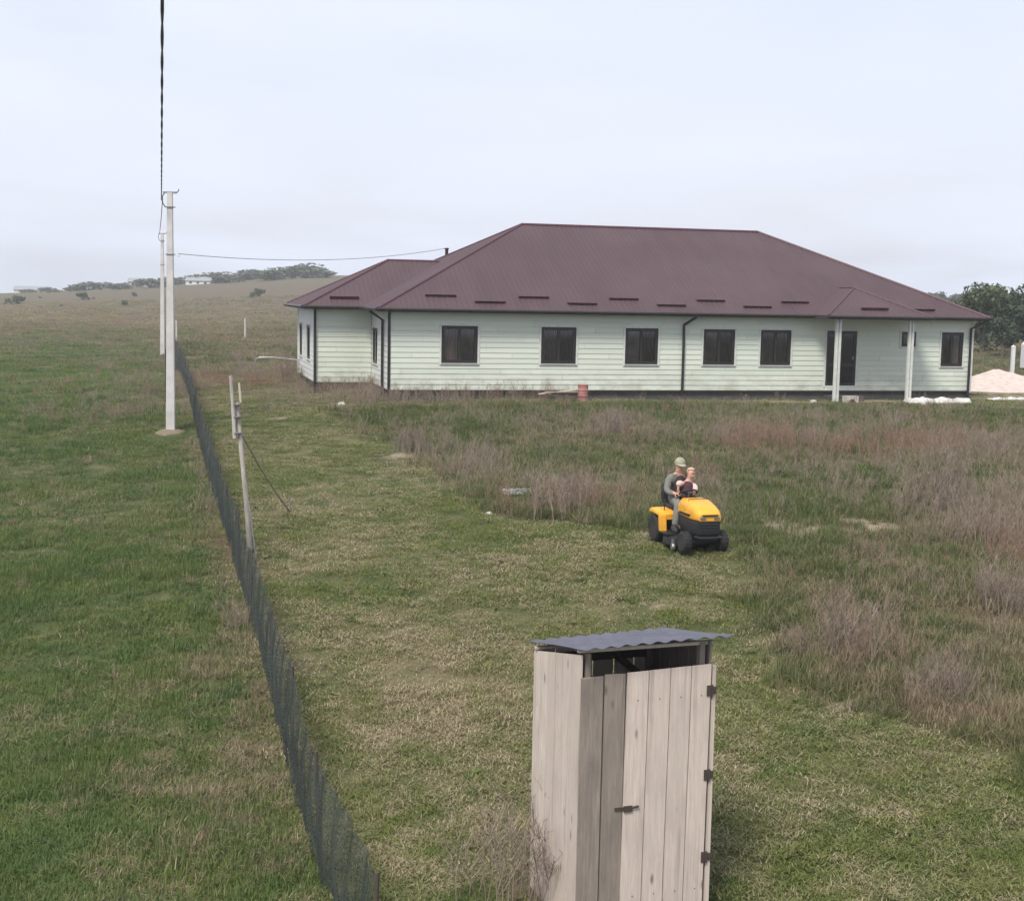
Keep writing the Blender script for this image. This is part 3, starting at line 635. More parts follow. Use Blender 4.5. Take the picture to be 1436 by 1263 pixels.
# ------------------------------------------------------------------ utility poles and wires
def pole(x, y, h, lean, label, z0=None):
    z0 = gz(x, y) if z0 is None else z0
    root = empty('utility_pole', (x, y, z0)); root.rotation_euler = lean; tag(root, label, 'utility pole', 'concrete utility poles along the fence')
    def sec(z, a, b): return [(-a*.5, -b*.5, z), (a*.5, -b*.5, z), (a*.36, b*.5, z), (-a*.36, b*.5, z)]
    MB().loft([sec(-.4, .29, .28), sec(0, .285, .275), sec(h*.5, .235, .23), sec(h, .175, .17)]).build('shaft', 'concrete', root, bevel=.012)
    MB().box(-.22, -.05, h-.02, .20, .05, h+.035).build('cap_plate', 'metal', root)
    MB().tube([(.18, 0, h), (.24, 0, h+.04), (.27, 0, h+.12)], .014, 6).tube([(-.18, 0, h-.02), (-.24, 0, h-.1), (-.24, 0, h-.3), (-.15, 0, h-.45)], .016, 6).build('hook', 'rust', root)
    for zz in (h-.45, h-1.9): MB().box(-.135, -.12, zz, .135, .12, zz+.03).build('clamp_band', 'metal', root)
    MB().tube([(.15, -.02, h-1.9), (.26, -.02, h-1.92)], .018, 6).lathe([(.0, 0), (.03, .005), (.034, .04), (.02, .06), (.03, .09), (0, .1)], 10, 'Z', (.27, -.02, h-1.96)).build('insulator', 'white', root, smooth=True)
    return root
p1 = pole(-10.76, 43.0, 7.42, (0, R_(.25), 0), 'tall pale concrete utility pole in the green field beside the net fence')
MB().tube([(-.17, .02, .9), (-.165, .02, 2.6)], .03, 8).build('dark_tube', 'cable', p1)  # thin dark tube up the left side of the near pole
MB().lathe([(.5, -.05), (.36, .04), (.22, .09), (0, .1)], 20).build('soil_collar', 'loose_soil', p1).scale = (1.1, .9, .8)
p2 = pole(-21.75, 85.0, 7.4, (0, R_(.3), 0), 'farther concrete utility pole partly hidden behind the tall near one')
def cable(name, a, b, sag, r, mat, label, twist=False, n=60):
    a = Vector(a); b = Vector(b); pts = []
    for i in range(n+1):
        t = i/n; p = a.lerp(b, t); p.z -= 4*sag*t*(1-t); pts.append(p)
    mb = MB()
    if twist:
        for ph in (0, math.pi):
            q = []
            for i, p in enumerate(pts):
                for s in range(1): 
                    an = i*.9+ph; q.append(p+Vector((math.cos(an)*r*.7, 0, math.sin(an)*r*.7)))
            mb.tube(q, r, 6)
    else: mb.tube(pts, r, 5)
    return tag(mb.build(name, mat, None, smooth=True), label, 'cable')
cable('power_cable', (-10.98, 42.9, 8.12), (.55, -2.0, 8.3), .30, .0105, 'cable', 'thick black twisted cable rising from pole to top of picture', True, 110)
cable('power_cable', (-11.0, 43.1, 8.10), (-21.9, 84.9, 8.72), .25, .014, 'wire', 'thin cable strung between the two concrete poles')
hw = h2w(3.85, 9.0, 5.3)
cable('power_cable', (-10.5, 43.0, 6.5), hw, .33, .010, 'wire', 'thin grey wire sagging from the pole to the house roof')

# ------------------------------------------------------------------ net fence
def build_fence():
    root = empty('net_fence', (0, 0, 0)); tag(root, 'long sagging dark net fence on thin posts running beside the mown strip', 'fence')
    ys = [10.0]; y = 10.0
    while y < 97: y += 2.6+.02*y; ys.append(min(y, 98))
    P = [(float(fence_x(y)), y) for y in ys]
    def fh(y): return 1.16+.06*math.sin(y*1.3) + (.2 if y > 60 else 0)
    lean = []
    for i, (x, y) in enumerate(P):
        z = gzn(x, y); lx = random.uniform(-.05, .07); lean.append(lx); h = fh(y)+random.uniform(-.02, .07)
        MB().tube([(x, y, z-.3), (x+lx*.5, y+random.uniform(-.02, .02), z+h*.5), (x+lx, y, z+h)], [.024, .022, .02], 7).build('post', 'wood_dark', root)
    for i in range(len(P)-1):
        (xa, ya), (xb, yb) = P[i], P[i+1]; nu = max(10, int((yb-ya)/.11)) if ya < 45 else 14; nv = 6; v = []; f = []; seed = random.random()*50
        top = []
        for u in range(nu+1):
            t = u/nu; x = xa+(xb-xa)*t; y = ya+(yb-ya)*t; z = gzn(x, y); lx = lean[i]*(1-t)+lean[i+1]*t
            sag = .10*math.sin(math.pi*t)*(.6+.6*random.random()*0+.3*math.sin(seed)); h = fh(y)-.04-sag
            for q in range(nv+1):
                s = q/nv; fold = (.035*math.sin(y*9.1+seed)+.03*math.sin(y*21.7+seed*2)+.04*noise.noise(Vector((x*2, y*2, s*2+seed))))*(1-.5*s)
                slump = -.05*math.sin(math.pi*s)
                v.append((x+lx*s+fold+slump, y+fold*.4, z-.03+s*(h+.03)))
            top.append(Vector(v[-1]))
        for u in range(nu):
            for q in range(nv): a = u*(nv+1)+q; f.append((a, a+nv+1, a+nv+2, a+1))
        MB().add(v, f).build('net_panel', 'net', root, smooth=True, fix=False)
        MB().tube([p+Vector((0, 0, .004)) for p in top[::max(1, nu//10)]]+[top[-1]], .004, 4).build('top_wire', 'cable', root)
build_fence()

# leaning spliced pole with its rope, on the mown side of the fence
def build_leaning_pole():
    x, y = -5.14, 26.6; z = gz(x, y)
    root = empty('leaning_pole', (x, y, z)); tag(root, 'thin leaning pole spliced from two timbers beside the net fence', 'pole')
    MB().tube([(.02, .0, -.25), (-.05, 0, .9), (-.15, .02, 1.9), (-.24, .04, 2.9)], [.055, .05, .045, .04], 9).build('lower_timber', 'wood_pole', root, smooth=True)
    MB().tube([(-.27, -.05, 2.2), (-.30, -.05, 2.8), (-.345, -.05, 3.42)], [.04, .038, .032], 8).build('upper_timber', 'wood_pole', root, smooth=True)
    MB().tube([(-.17, .05, 2.9), (-.20, .05, 3.28)], .022, 6).build('stub', 'wood_pale_lit', root)
    for zz in (2.3, 2.62, 2.86): MB().lathe([(.075, -.018), (.09, -.01), (.09, .01), (.075, .018)], 12, 'Z', (-.235, -.01, zz)).build('tie', 'wire', root)
    a = Vector((-.30, -.02, 2.6)); b = Vector((.27, 3.3, gz(-4.87, 29.9)-z+.02))
    pts = [a.lerp(b, i/14)-Vector((0, 0, 4*.1*(i/14)*(1-i/14))) for i in range(15)]
    MB().tube(pts, .022, 6).build('rope', 'rope', root, smooth=True)
    MB().tube([(.27, 3.3, b.z-.1), (.25, 3.28, b.z+.35)], .02, 6).build('stake', 'wood_grey', root)
    MB().tube([(.0, -.05, .95), (.38, -1.1, -.25+.0)], .014, 6).build('brace_wire', 'wire', root)
build_leaning_pole()

# ------------------------------------------------------------------ ride-on mower
MLOC = (2.98, 24.25); MZ = gz(3.15, 23.6)+.01; MROT = R_(-73); MSC = (.94, .94, .99)
def wheel(root, x, y, r, w, rim, side):
    t = MB().lathe([(r*.58, -w*.5), (r*.86, -w*.5), (r*.97, -w*.36), (r, -w*.16), (r, w*.16), (r*.97, w*.36), (r*.86, w*.5), (r*.58, w*.5)], 28, 'Y')
    for k in range(18):
        a = 2*math.pi*k/18; c, s = math.cos(a), math.sin(a)
        for sg in (-1, 1):
            q = []
            for rr in (r*.985, r*1.035):
                for yy, da in ((sg*.01, 0), (sg*w*.42, .12)):
                    for dd in (-.05, .05): q.append((rr*math.cos(a+da+dd), yy, rr*math.sin(a+da+dd)))
            t.add(q, [(0, 1, 3, 2), (4, 6, 7, 5), (0, 4, 5, 1), (2, 3, 7, 6), (0, 2, 6, 4), (1, 5, 7, 3)])
    wh = empty('wheel', (x, y, r)); wh.parent = root
    t.build('tyre', 'rubber', wh, smooth=True)
    MB().lathe([(0, -w*.30), (r*.16, -w*.34), (r*.2, -w*.22), (r*.5, -w*.25), (r*.58, -w*.47), (r*.585, w*.47), (r*.5, w*.25), (r*.2, w*.22), (r*.16, w*.34), (0, w*.30)], 24, 'Y').build('rim', rim, wh, smooth=True)
def rsec(x, hw, z0, z1, r, crown=0.0, n=5):
    p = []
    for cy, cz, a0 in ((hw-r, z1-r, 0), (-hw+r, z1-r, 90), (-hw+r*.5, z0+r*.5, 180), (hw-r*.5, z0+r*.5, 270)):
        for i in range(n):
            a = R_(a0+90*i/(n-1)); rr = r if a0 < 180 else r*.5
            yy = cy+rr*math.cos(a); zz = cz+rr*math.sin(a)
            if a0 < 180: zz += crown*(1-(yy/hw)**2)
            p.append((x, yy, zz))
    return p
def build_mower():
    root = empty('riding_mower', (*MLOC, MZ), MROT); root.scale = MSC; tag(root, 'yellow and black ride-on lawn mower being driven across the grass', 'lawn mower')
    for s in (-1, 1):
        wheel(root, 0, s*.40, .245, .20, 'metal', s); wheel(root, 1.18, s*.36, .185, .155, 'metal', s)
    MB().loft([rsec(-.32, .22, .22, .46, .05), rsec(.35, .23, .20, .42, .05), rsec(.6, .22, .22, .44, .05), rsec(1.36, .2, .24, .42, .05)]).build('chassis', 'black', root, smooth=True)
    MB().box(1.15, -.3, .17, 1.21, .3, .23).build('front_axle', 'black', root, bevel=.01)
    MB().tube([(1.34, -.24, .30), (1.5, -.2, .30), (1.53, 0, .30), (1.5, .2, .30), (1.34, .24, .30)], .022, 8).build('bumper', 'black', root, smooth=True)
    # hood
    MB().loft([rsec(.56, .235, .60, .80, .07, .03), rsec(.66, .26, .58, .86, .09, .035), rsec(.95, .27, .57, .86, .10, .035), rsec(1.18, .262, .56, .815, .10, .03), rsec(1.37, .24, .57, .76, .085, .025), rsec(1.45, .215, .58, .69, .05, .015)]).build('hood', 'yellow', root, smooth=True)
    MB().loft([rsec(.58, .225, .36, .598, .03), rsec(.95, .245, .34, .568, .03), rsec(1.25, .24, .33, .558, .03), rsec(1.42, .215, .33, .575, .03)]).build('side_panel', 'black', root, smooth=True)
    g = MB().loft([rsec(1.421, .205, .345, .57, .03), rsec(1.452, .19, .36, .578, .03)]).build('grille', 'black', root, smooth=True)
    for z in (.41, .46, .51): MB().box(1.45, -.16, z, 1.466, .16, z+.018).build('grille_slat', 'rubber', g)
    for s in (-1, 1): MB().loft([rsec(1.40, .07, .595, .655, .02), rsec(1.462, .055, .605, .65, .018)]).build('headlight', 'glass' if False else 'metal', root).location = (0, s*.135, 0)
    MB().box(1.44, -.15, .665, 1.468, .15, .688).build('hood_slot', 'black', root)
    MB().tube([(x_, y_, z_) for x_, y_, z_ in ((.95, -.275, .70), (.952, -.20, .893), (.952, 0, .898), (.952, .20, .893), (.95, .275, .70))], .006, 6).build('hood_seam', 'black', root)
    MB().tube([(.62, -.30, .40), (.80, -.31, .40), (.84, -.31, .36)], .018, 7).build('exhaust', 'rust', root)
    MB().tube([(.2, -.36, .60), (.26, -.37, .74)], .010, 6).lathe([(0, .74), (.022, .75), (.022, .785), (0, .795)], 10, 'Z', (.262, -.37, 0)).build('lever', 'black', root)
    for s in (-1, 1): MB().prism([(.68, .62), (1.12, .62), (1.18, .66), (.72, .66)], s*.262, s*.281, 1).build('side_vent', 'black', root)
    # fender body over the rear wheels
    def fs(x, hw, z0, z1): return rsec(x, hw, z0, z1, .06, .0)
    MB().loft([fs(-.30, .40, .46, .52), fs(-.25, .47, .49, .585), fs(-.05, .495, .51, .62), fs(.2, .495, .50, .60), fs(.30, .47, .44, .53)]).build('rear_fender', 'yellow', root, smooth=True)
    for s in (-1, 1):
        MB().loft([[(x, s*.495, z) for x, z in ((.22, .58), (.32, .52), (.36, .24), (.28, .24))], [(x, s*.36, z) for x, z in ((.22, .58), (.32, .52), (.36, .24), (.28, .24))]]).build('fender_skirt', 'yellow', root, bevel=.01)
        MB().box(.28, s*.24 if s > 0 else -.52, .225, .72, .52 if s > 0 else -.24, .25).build('footrest', 'black', root, bevel=.008)
    MB().loft([rsec(-.22, .2, .60, .66, .03), rsec(-.15, .235, .61, .70, .04), rsec(.15, .235, .61, .69, .04), rsec(.24, .21, .61, .67, .03)]).build('seat', 'black', root, smooth=True)
    b = MB(); secs = []
    for z, xx, hw, t in ((.66, -.20, .21, .09), (.80, -.235, .225, .10), (.98, -.265, .215, .09), (1.05, -.275, .16, .06)):
        secs.append([(xx-t*.5, -hw, z), (xx+t*.5, -hw*.92, z), (xx+t*.5-.02, 0, z), (xx+t*.5, hw*.92, z), (xx-t*.5, hw, z), (xx-t*.6, 0, z)])
    b.loft(secs).build('backrest', 'black', root, smooth=True)
    MB().loft([rsec(.46, .2, .44, .70, .05), rsec(.57, .225, .46, .80, .06)]).build('dashboard', 'black', root, smooth=True)
    MB().tube([(.56, 0, .74), (.47, 0, .90)], .028, 8).build('steering_column', 'black', root, smooth=True)
    sw = MB(); pts = []
    ax = Vector((-.5, 0, .85)).normalized(); e1 = Vector((0, 1, 0)); e2 = ax.cross(e1); c0 = Vector((.455, 0, .92))
    for k in range(25): a = 2*math.pi*k/24; pts.append(c0+(e1*math.cos(a)+e2*math.sin(a))*.175)
    sw.tube(pts, .016, 8, caps=False)
    for a in (90, 210, 330): sw.tube([c0, c0+(e1*math.cos(R_(a))+e2*math.sin(R_(a)))*.17], .014, 6)
    sw.build('steering_wheel', 'black', root, smooth=True)
    # cutting deck with anti-scalp wheels
    dk = MB(); sec = []
    for x, hw in ((.34, .30), (.40, .46), (.55, .53), (.78, .53), (.93, .44), (.98, .28)): sec.append([(x, hw, .09), (x, hw*.97, .20), (x, hw*.6, .235), (x, -hw*.6, .235), (x, -hw*.97, .20), (x, -hw, .09)])
    d = dk.loft(sec).build('cutting_deck', 'black', root, smooth=True)
    for s in (-1, 1):
        MB().lathe([(0, -.03), (.05, -.03), (.06, -.015), (.06, .015), (.05, .03), (0, .03)], 14, 'Y', (.98, s*.5, .075)).build('deck_wheel', 'metal', d, smooth=True)
        MB().box(.93, s*.5-.012, .06, 1.0, s*.5+.012, .2).build('wheel_bracket', 'metal', d)
    MB().loft([[(.5, .52, .10), (.5, .52, .19), (.8, .52, .19), (.8, .52, .10)], [(.55, .72, .09), (.55, .72, .14), (.78, .72, .14), (.78, .72, .09)]]).build('discharge_chute', 'black', d)
    return root
mower = build_mower()
MW = Matrix.Translation((*MLOC, MZ)) @ Matrix.Rotation(MROT, 4, 'Z') @ Matrix.Diagonal((*MSC, 1))

# ------------------------------------------------------------------ people
def skin(name, V, E, rad, root=0, sub=2):
    me = bpy.data.meshes.new(name); me.from_pydata(V, E, []); me.update()
    bm = bmesh.new(); bm.from_mesh(me); lay = bm.verts.layers.skin.verify(); bm.verts.ensure_lookup_table()
    for i, v in enumerate(bm.verts):
        r = rad[i]; v[lay].radius = r if isinstance(r, tuple) else (r, r); v[lay].use_root = (i == root)
    bm.to_mesh(me); bm.free()
    o = bpy.data.objects.new(name, me); COL.objects.link(o)
    sm = o.modifiers.new('skin', 'SKIN'); sm.use_smooth_shade = True
    ss = o.modifiers.new('sub', 'SUBSURF'); ss.levels = sub; ss.render_levels = sub
    bpy.context.view_layer.update()
    dg = bpy.context.evaluated_depsgraph_get(); out = bpy.data.meshes.new_from_object(o.evaluated_get(dg)); out.name = name
    bpy.data.objects.remove(o); bpy.data.meshes.remove(me)
    out.polygons.foreach_set('use_smooth', [True]*len(out.polygons)); return out
class Skel:
    def __init__(s): s.V = []; s.E = []; s.r = []; s.n = {}
    def chain(s, start, pts):
        prev = s.n.get(start) if start else None
        for nm, p, r in pts:
            s.V.append(p); s.r.append(r); i = len(s.V)-1; s.n[nm] = i
            if prev is not None: s.E.append((prev, i))
            prev = i
    def mesh(s, name, sub=2): return skin(name, s.V, s.E, s.r, 0, sub)
def hand(sk, start, wrist, dirv, side, curl, k=1.0):
    w = Vector(wrist); d = Vector(dirv).normalized(); s = Vector(side).normalized(); c = Vector(curl).normalized()
    sk.chain(start, [(start+'palm', tuple(w+d*.05*k), (.030*k, .020*k)), (start+'knuck', tuple(w+d*.085*k), (.034*k, .014*k))])
    for i, (off, ln) in enumerate(((-.026, .030), (-.009, .034), (.009, .032), (.026, .026))):
        a = w+d*.10*k+s*off*k; b = a+(d*.8+c*.5)*ln*k; e = b+(c*.9-d*.25)*ln*.9*k
        sk.chain(start+'knuck', [(f'{start}f{i}a', tuple(a), .0095*k), (f'{start}f{i}b', tuple(b), .0088*k), (f'{start}f{i}c', tuple(e), .0075*k)])
    a = w+d*.045*k-s*.034*k; sk.chain(start+'palm', [(start+'ta', tuple(a), .0115*k), (start+'tb', tuple(a+(d*.5-s*.55+c*.45)*.036*k), .0098*k), (start+'tc', tuple(a+(d*.8-s*.35+c*1.1)*.05*k), .008*k)])
def ell(mb, c, r, n=14, m=9, half=None):
    v = []; f = []
    for j in range(m+1):
        t = math.pi*j/m
        for i in range(n):
            a = 2*math.pi*i/n; v.append((c[0]+r[0]*math.sin(t)*math.cos(a), c[1]+r[1]*math.sin(t)*math.sin(a), c[2]+r[2]*math.cos(t)))
    for j in range(m):
        for i in range(n): f.append((j*n+i, j*n+(i+1) % n, (j+1)*n+(i+1) % n, (j+1)*n+i))
    mb.add(v, f); return mb
def face(par, c, k):
    for s in (-1, 1): ell(MB(), (c[0]+.088*k, c[1]+s*.033*k, c[2]+.012*k), (.010*k, .013*k, .008*k), 10, 6).build('eye', 'eye', par, smooth=True)
    ell(MB(), (c[0]+.088*k, c[1], c[2]-.052*k), (.010*k, .025*k, .007*k), 10, 6).build('mouth', 'lip', par, smooth=True)
def build_people():
    k = Skel()
    k.chain(None, [('pelvis', (0, 0, .76), (.145, .12)), ('waist', (-.02, 0, .92), (.135, .105)), ('chest', (0, 0, 1.06), (.15, .11)), ('upper', (.01, 0, 1.16), (.12, .09)), ('neck', (.03, 0, 1.245), .058), ('jaw', (.055, 0, 1.32), (.072, .078)), ('head', (.055, 0, 1.40), (.079, .09)), ('crown', (.045, 0, 1.465), (.07, .078))])
    k.chain('jaw', [('nose', (.15, 0, 1.365), .014)])
    for s, t in ((-1, 'r'), (1, 'l')):
        k.chain('head', [(t+'ear', (.05, s*.092, 1.375), .016)])
        k.chain('upper', [(t+'sho', (.01, s*.185, 1.15), .066), (t+'elb', (.12, s*.285, .93), .05), (t+'wri', (.34, s*.20, .905), .032)])
        hand(k, t+'wri', (.34, s*.20, .905), (.9, -s*.25, .12), (0, 1, .2), (0, -s*.15, -1))
        k.chain('pelvis', [(t+'hip', (.08, s*.11, .735), .092), (t+'mid', (.26, s*.15, .755), .082), (t+'kne', (.46, s*.20, .74), .064), (t+'cal', (.50, s*.24, .52), .054), (t+'ank', (.50, s*.27, .32), .04), (t+'toe', (.64, s*.29, .285), .034)])
    body = link('person', k.mesh('person'), 'skin'); body.matrix_world = MW
    tag(body, 'adult in khaki cap and grey jacket sitting on the mower seat, hands on wheel', 'person')
    face(body, (.062, 0, 1.375), 1.0)
    j = Skel()          # jacket: torso and sleeves
    j.chain(None, [('p', (-.02, 0, .80), (.165, .125)), ('w', (-.03, 0, .92), (.158, .118)), ('c', (-.01, 0, 1.06), (.172, .122)), ('u', (.005, 0, 1.165), (.135, .098)), ('n', (.012, 0, 1.215), (.075, .07))])
    for s, t in ((-1, 'r'), (1, 'l')): j.chain('u', [(t+'s', (.005, s*.19, 1.155), .08), (t+'m', (.06, s*.25, 1.04), .07), (t+'e', (.12, s*.29, .925), .066), (t+'f', (.23, s*.25, .912), .056), (t+'w', (.315, s*.21, .905), .046)])
    jk = link('jacket', j.mesh('jacket'), 'jacket', body)
    q = Skel(); q.chain(None, [('p', (.035, 0, .80), (.125, .155)), ('w', (.035, 0, .92), (.125, .15)), ('c', (.045, 0, 1.05), (.135, .155)), ('u', (.045, 0, 1.15), (.105, .115)), ('n', (.04, 0, 1.215), (.066, .066))])
    link('shirt', q.mesh('shirt'), 'shirt', body)
    t_ = Skel(); t_.chain(None, [('p', (0, 0, .765), (.19, .165)), ('b', (-.01, 0, .86), (.185, .16))])
    for s, t in ((-1, 'r'), (1, 'l')): t_.chain('p', [(t+'h', (.08, s*.112, .742), .106), (t+'m', (.26, s*.15, .76), .097), (t+'k', (.465, s*.20, .742), .082), (t+'c', (.502, s*.24, .53), .072), (t+'a', (.502, s*.27, .345), .064)])
    link('trousers', t_.mesh('trousers'), 'trouser', body)
    for s in (-1, 1):
        q = Skel(); q.chain(None, [('z', (.485, s*.268, .37), .07), ('a', (.49, s*.27, .305), .078), ('b', (.57, s*.28, .29), .065), ('c', (.68, s*.294, .282), .055)]); link('shoe', q.mesh('shoe'), 'shoe', body)
    cp = ell(MB(), (.045, 0, 1.425), (.108, .102, .10), 18, 10); cp.v = [(x, y, max(z, 1.405+.0*x)) for x, y, z in cp.v]
    c_ = cp.build('cap', 'cap', body, smooth=True)
    v = []; f = []
    for i in range(13):
        a = R_(-70+140*i/12)
        for rr, dz in ((.095, .0), (.185, -.03)): v.append((.045+math.cos(a)*(rr if rr < .1 else .09+.10*math.cos(a*.9)), math.sin(a)*.10, 1.412+dz*math.cos(a)))
    for i in range(12): f.append((2*i, 2*i+1, 2*i+3, 2*i+2))
    n0 = len(v); v += [(x, y, z-.008) for x, y, z in v]; f += [(n0+2*i, n0+2*i+2, n0+2*i+3, n0+2*i+1) for i in range(12)] + [(2*i+1, n0+2*i+1, n0+2*i+3, 2*i+3) for i in range(12)]
    MB().add(v, f).build('cap_peak', 'cap', c_, smooth=True)
    hr = ell(MB(), (.03, 0, 1.385), (.098, .095, .05), 16, 8); hr.v = [(min(x, .06), y, z) for x, y, z in hr.v]; hr.build('hair', 'hair_dark', body, smooth=True)
    # small child on the lap, leaning to the adult's left
    k = Skel()
    k.chain(None, [('p', (.25, .04, .84), (.095, .085)), ('w', (.22, .07, .94), (.092, .08)), ('c', (.20, .10, 1.05), (.095, .08)), ('n', (.20, .135, 1.13), .042), ('j', (.225, .15, 1.19), (.06, .062)), ('h', (.22, .16, 1.26), (.074, .078)), ('t', (.21, .165, 1.315), (.062, .066))])
    k.chain('j', [('nose', (.295, .158, 1.225), .011)])
    for s, t, sh, el, wr, dr in ((-1, 'r', (.22, -.02, 1.06), (.29, -.12, 1.10), (.30, -.13, 1.00), (.2, .1, -1)), (1, 'l', (.21, .20, 1.05), (.31, .22, .98), (.40, .16, .945), (1, -.3, 0))):
        k.chain('c', [(t+'s', sh, .042), (t+'e', el, .034), (t+'w', wr, .024)]); hand(k, t+'w', wr, dr, (0, 1, .1), (.2, 0, -1), .62)
        k.chain('p', [(t+'hp', (.29, .04+s*.06, .835), .06), (t+'k', (.43, .05+s*.085, .83), .048), (t+'cl', (.47, .05+s*.10, .72), .038), (t+'an', (.46, .05+s*.105, .63), .03), (t+'to', (.53, .05+s*.11, .61), .026)])
    ch = link('person', k.mesh('person'), 'skin'); ch.matrix_world = MW
    tag(ch, 'small child in dark top with pale pink sleeves held on the driver\'s lap', 'person')
    face(ch, (.207, .157, 1.235), .84)
    t_ = Skel(); t_.chain(None, [('p', (.25, .04, .82), (.15, .135)), ('w', (.225, .07, .94), (.145, .13)), ('c', (.205, .10, 1.04), (.15, .135)), ('n', (.20, .125, 1.115), (.085, .075))])
    link('top', t_.mesh('top'), 'maroon', ch)
    for sh, el, wr in (((.225, -.015, 1.06), (.29, -.12, 1.10), (.30, -.13, 1.02)), ((.215, .19, 1.055), (.31, .22, .98), (.38, .172, .95))):
        q = Skel(); q.chain(None, [('s', sh, .078), ('e', el, .066), ('w', wr, .052)]); link('sleeve', q.mesh('sleeve'), 'pink', ch)
    q = Skel(); q.chain(None, [('p', (.26, .045, .845), (.13, .115))])
    for s, t in ((-1, 'r'), (1, 'l')): q.chain('p', [(t+'h', (.30, .04+s*.062, .84), .07), (t+'k', (.435, .05+s*.085, .835), .06), (t+'c', (.475, .05+s*.10, .73), .05), (t+'a', (.465, .05+s*.105, .66), .042)])
    link('trousers', q.mesh('trousers'), 'shirt', ch)
    hh = ell(MB(), (.20, .165, 1.285), (.088, .086, .075), 16, 9); hh.v = [(x if z > 1.30 else min(x, .215), y, z) for x, y, z in hh.v]; hh.build('hair', 'hair_fair', ch, smooth=True)
build_people()

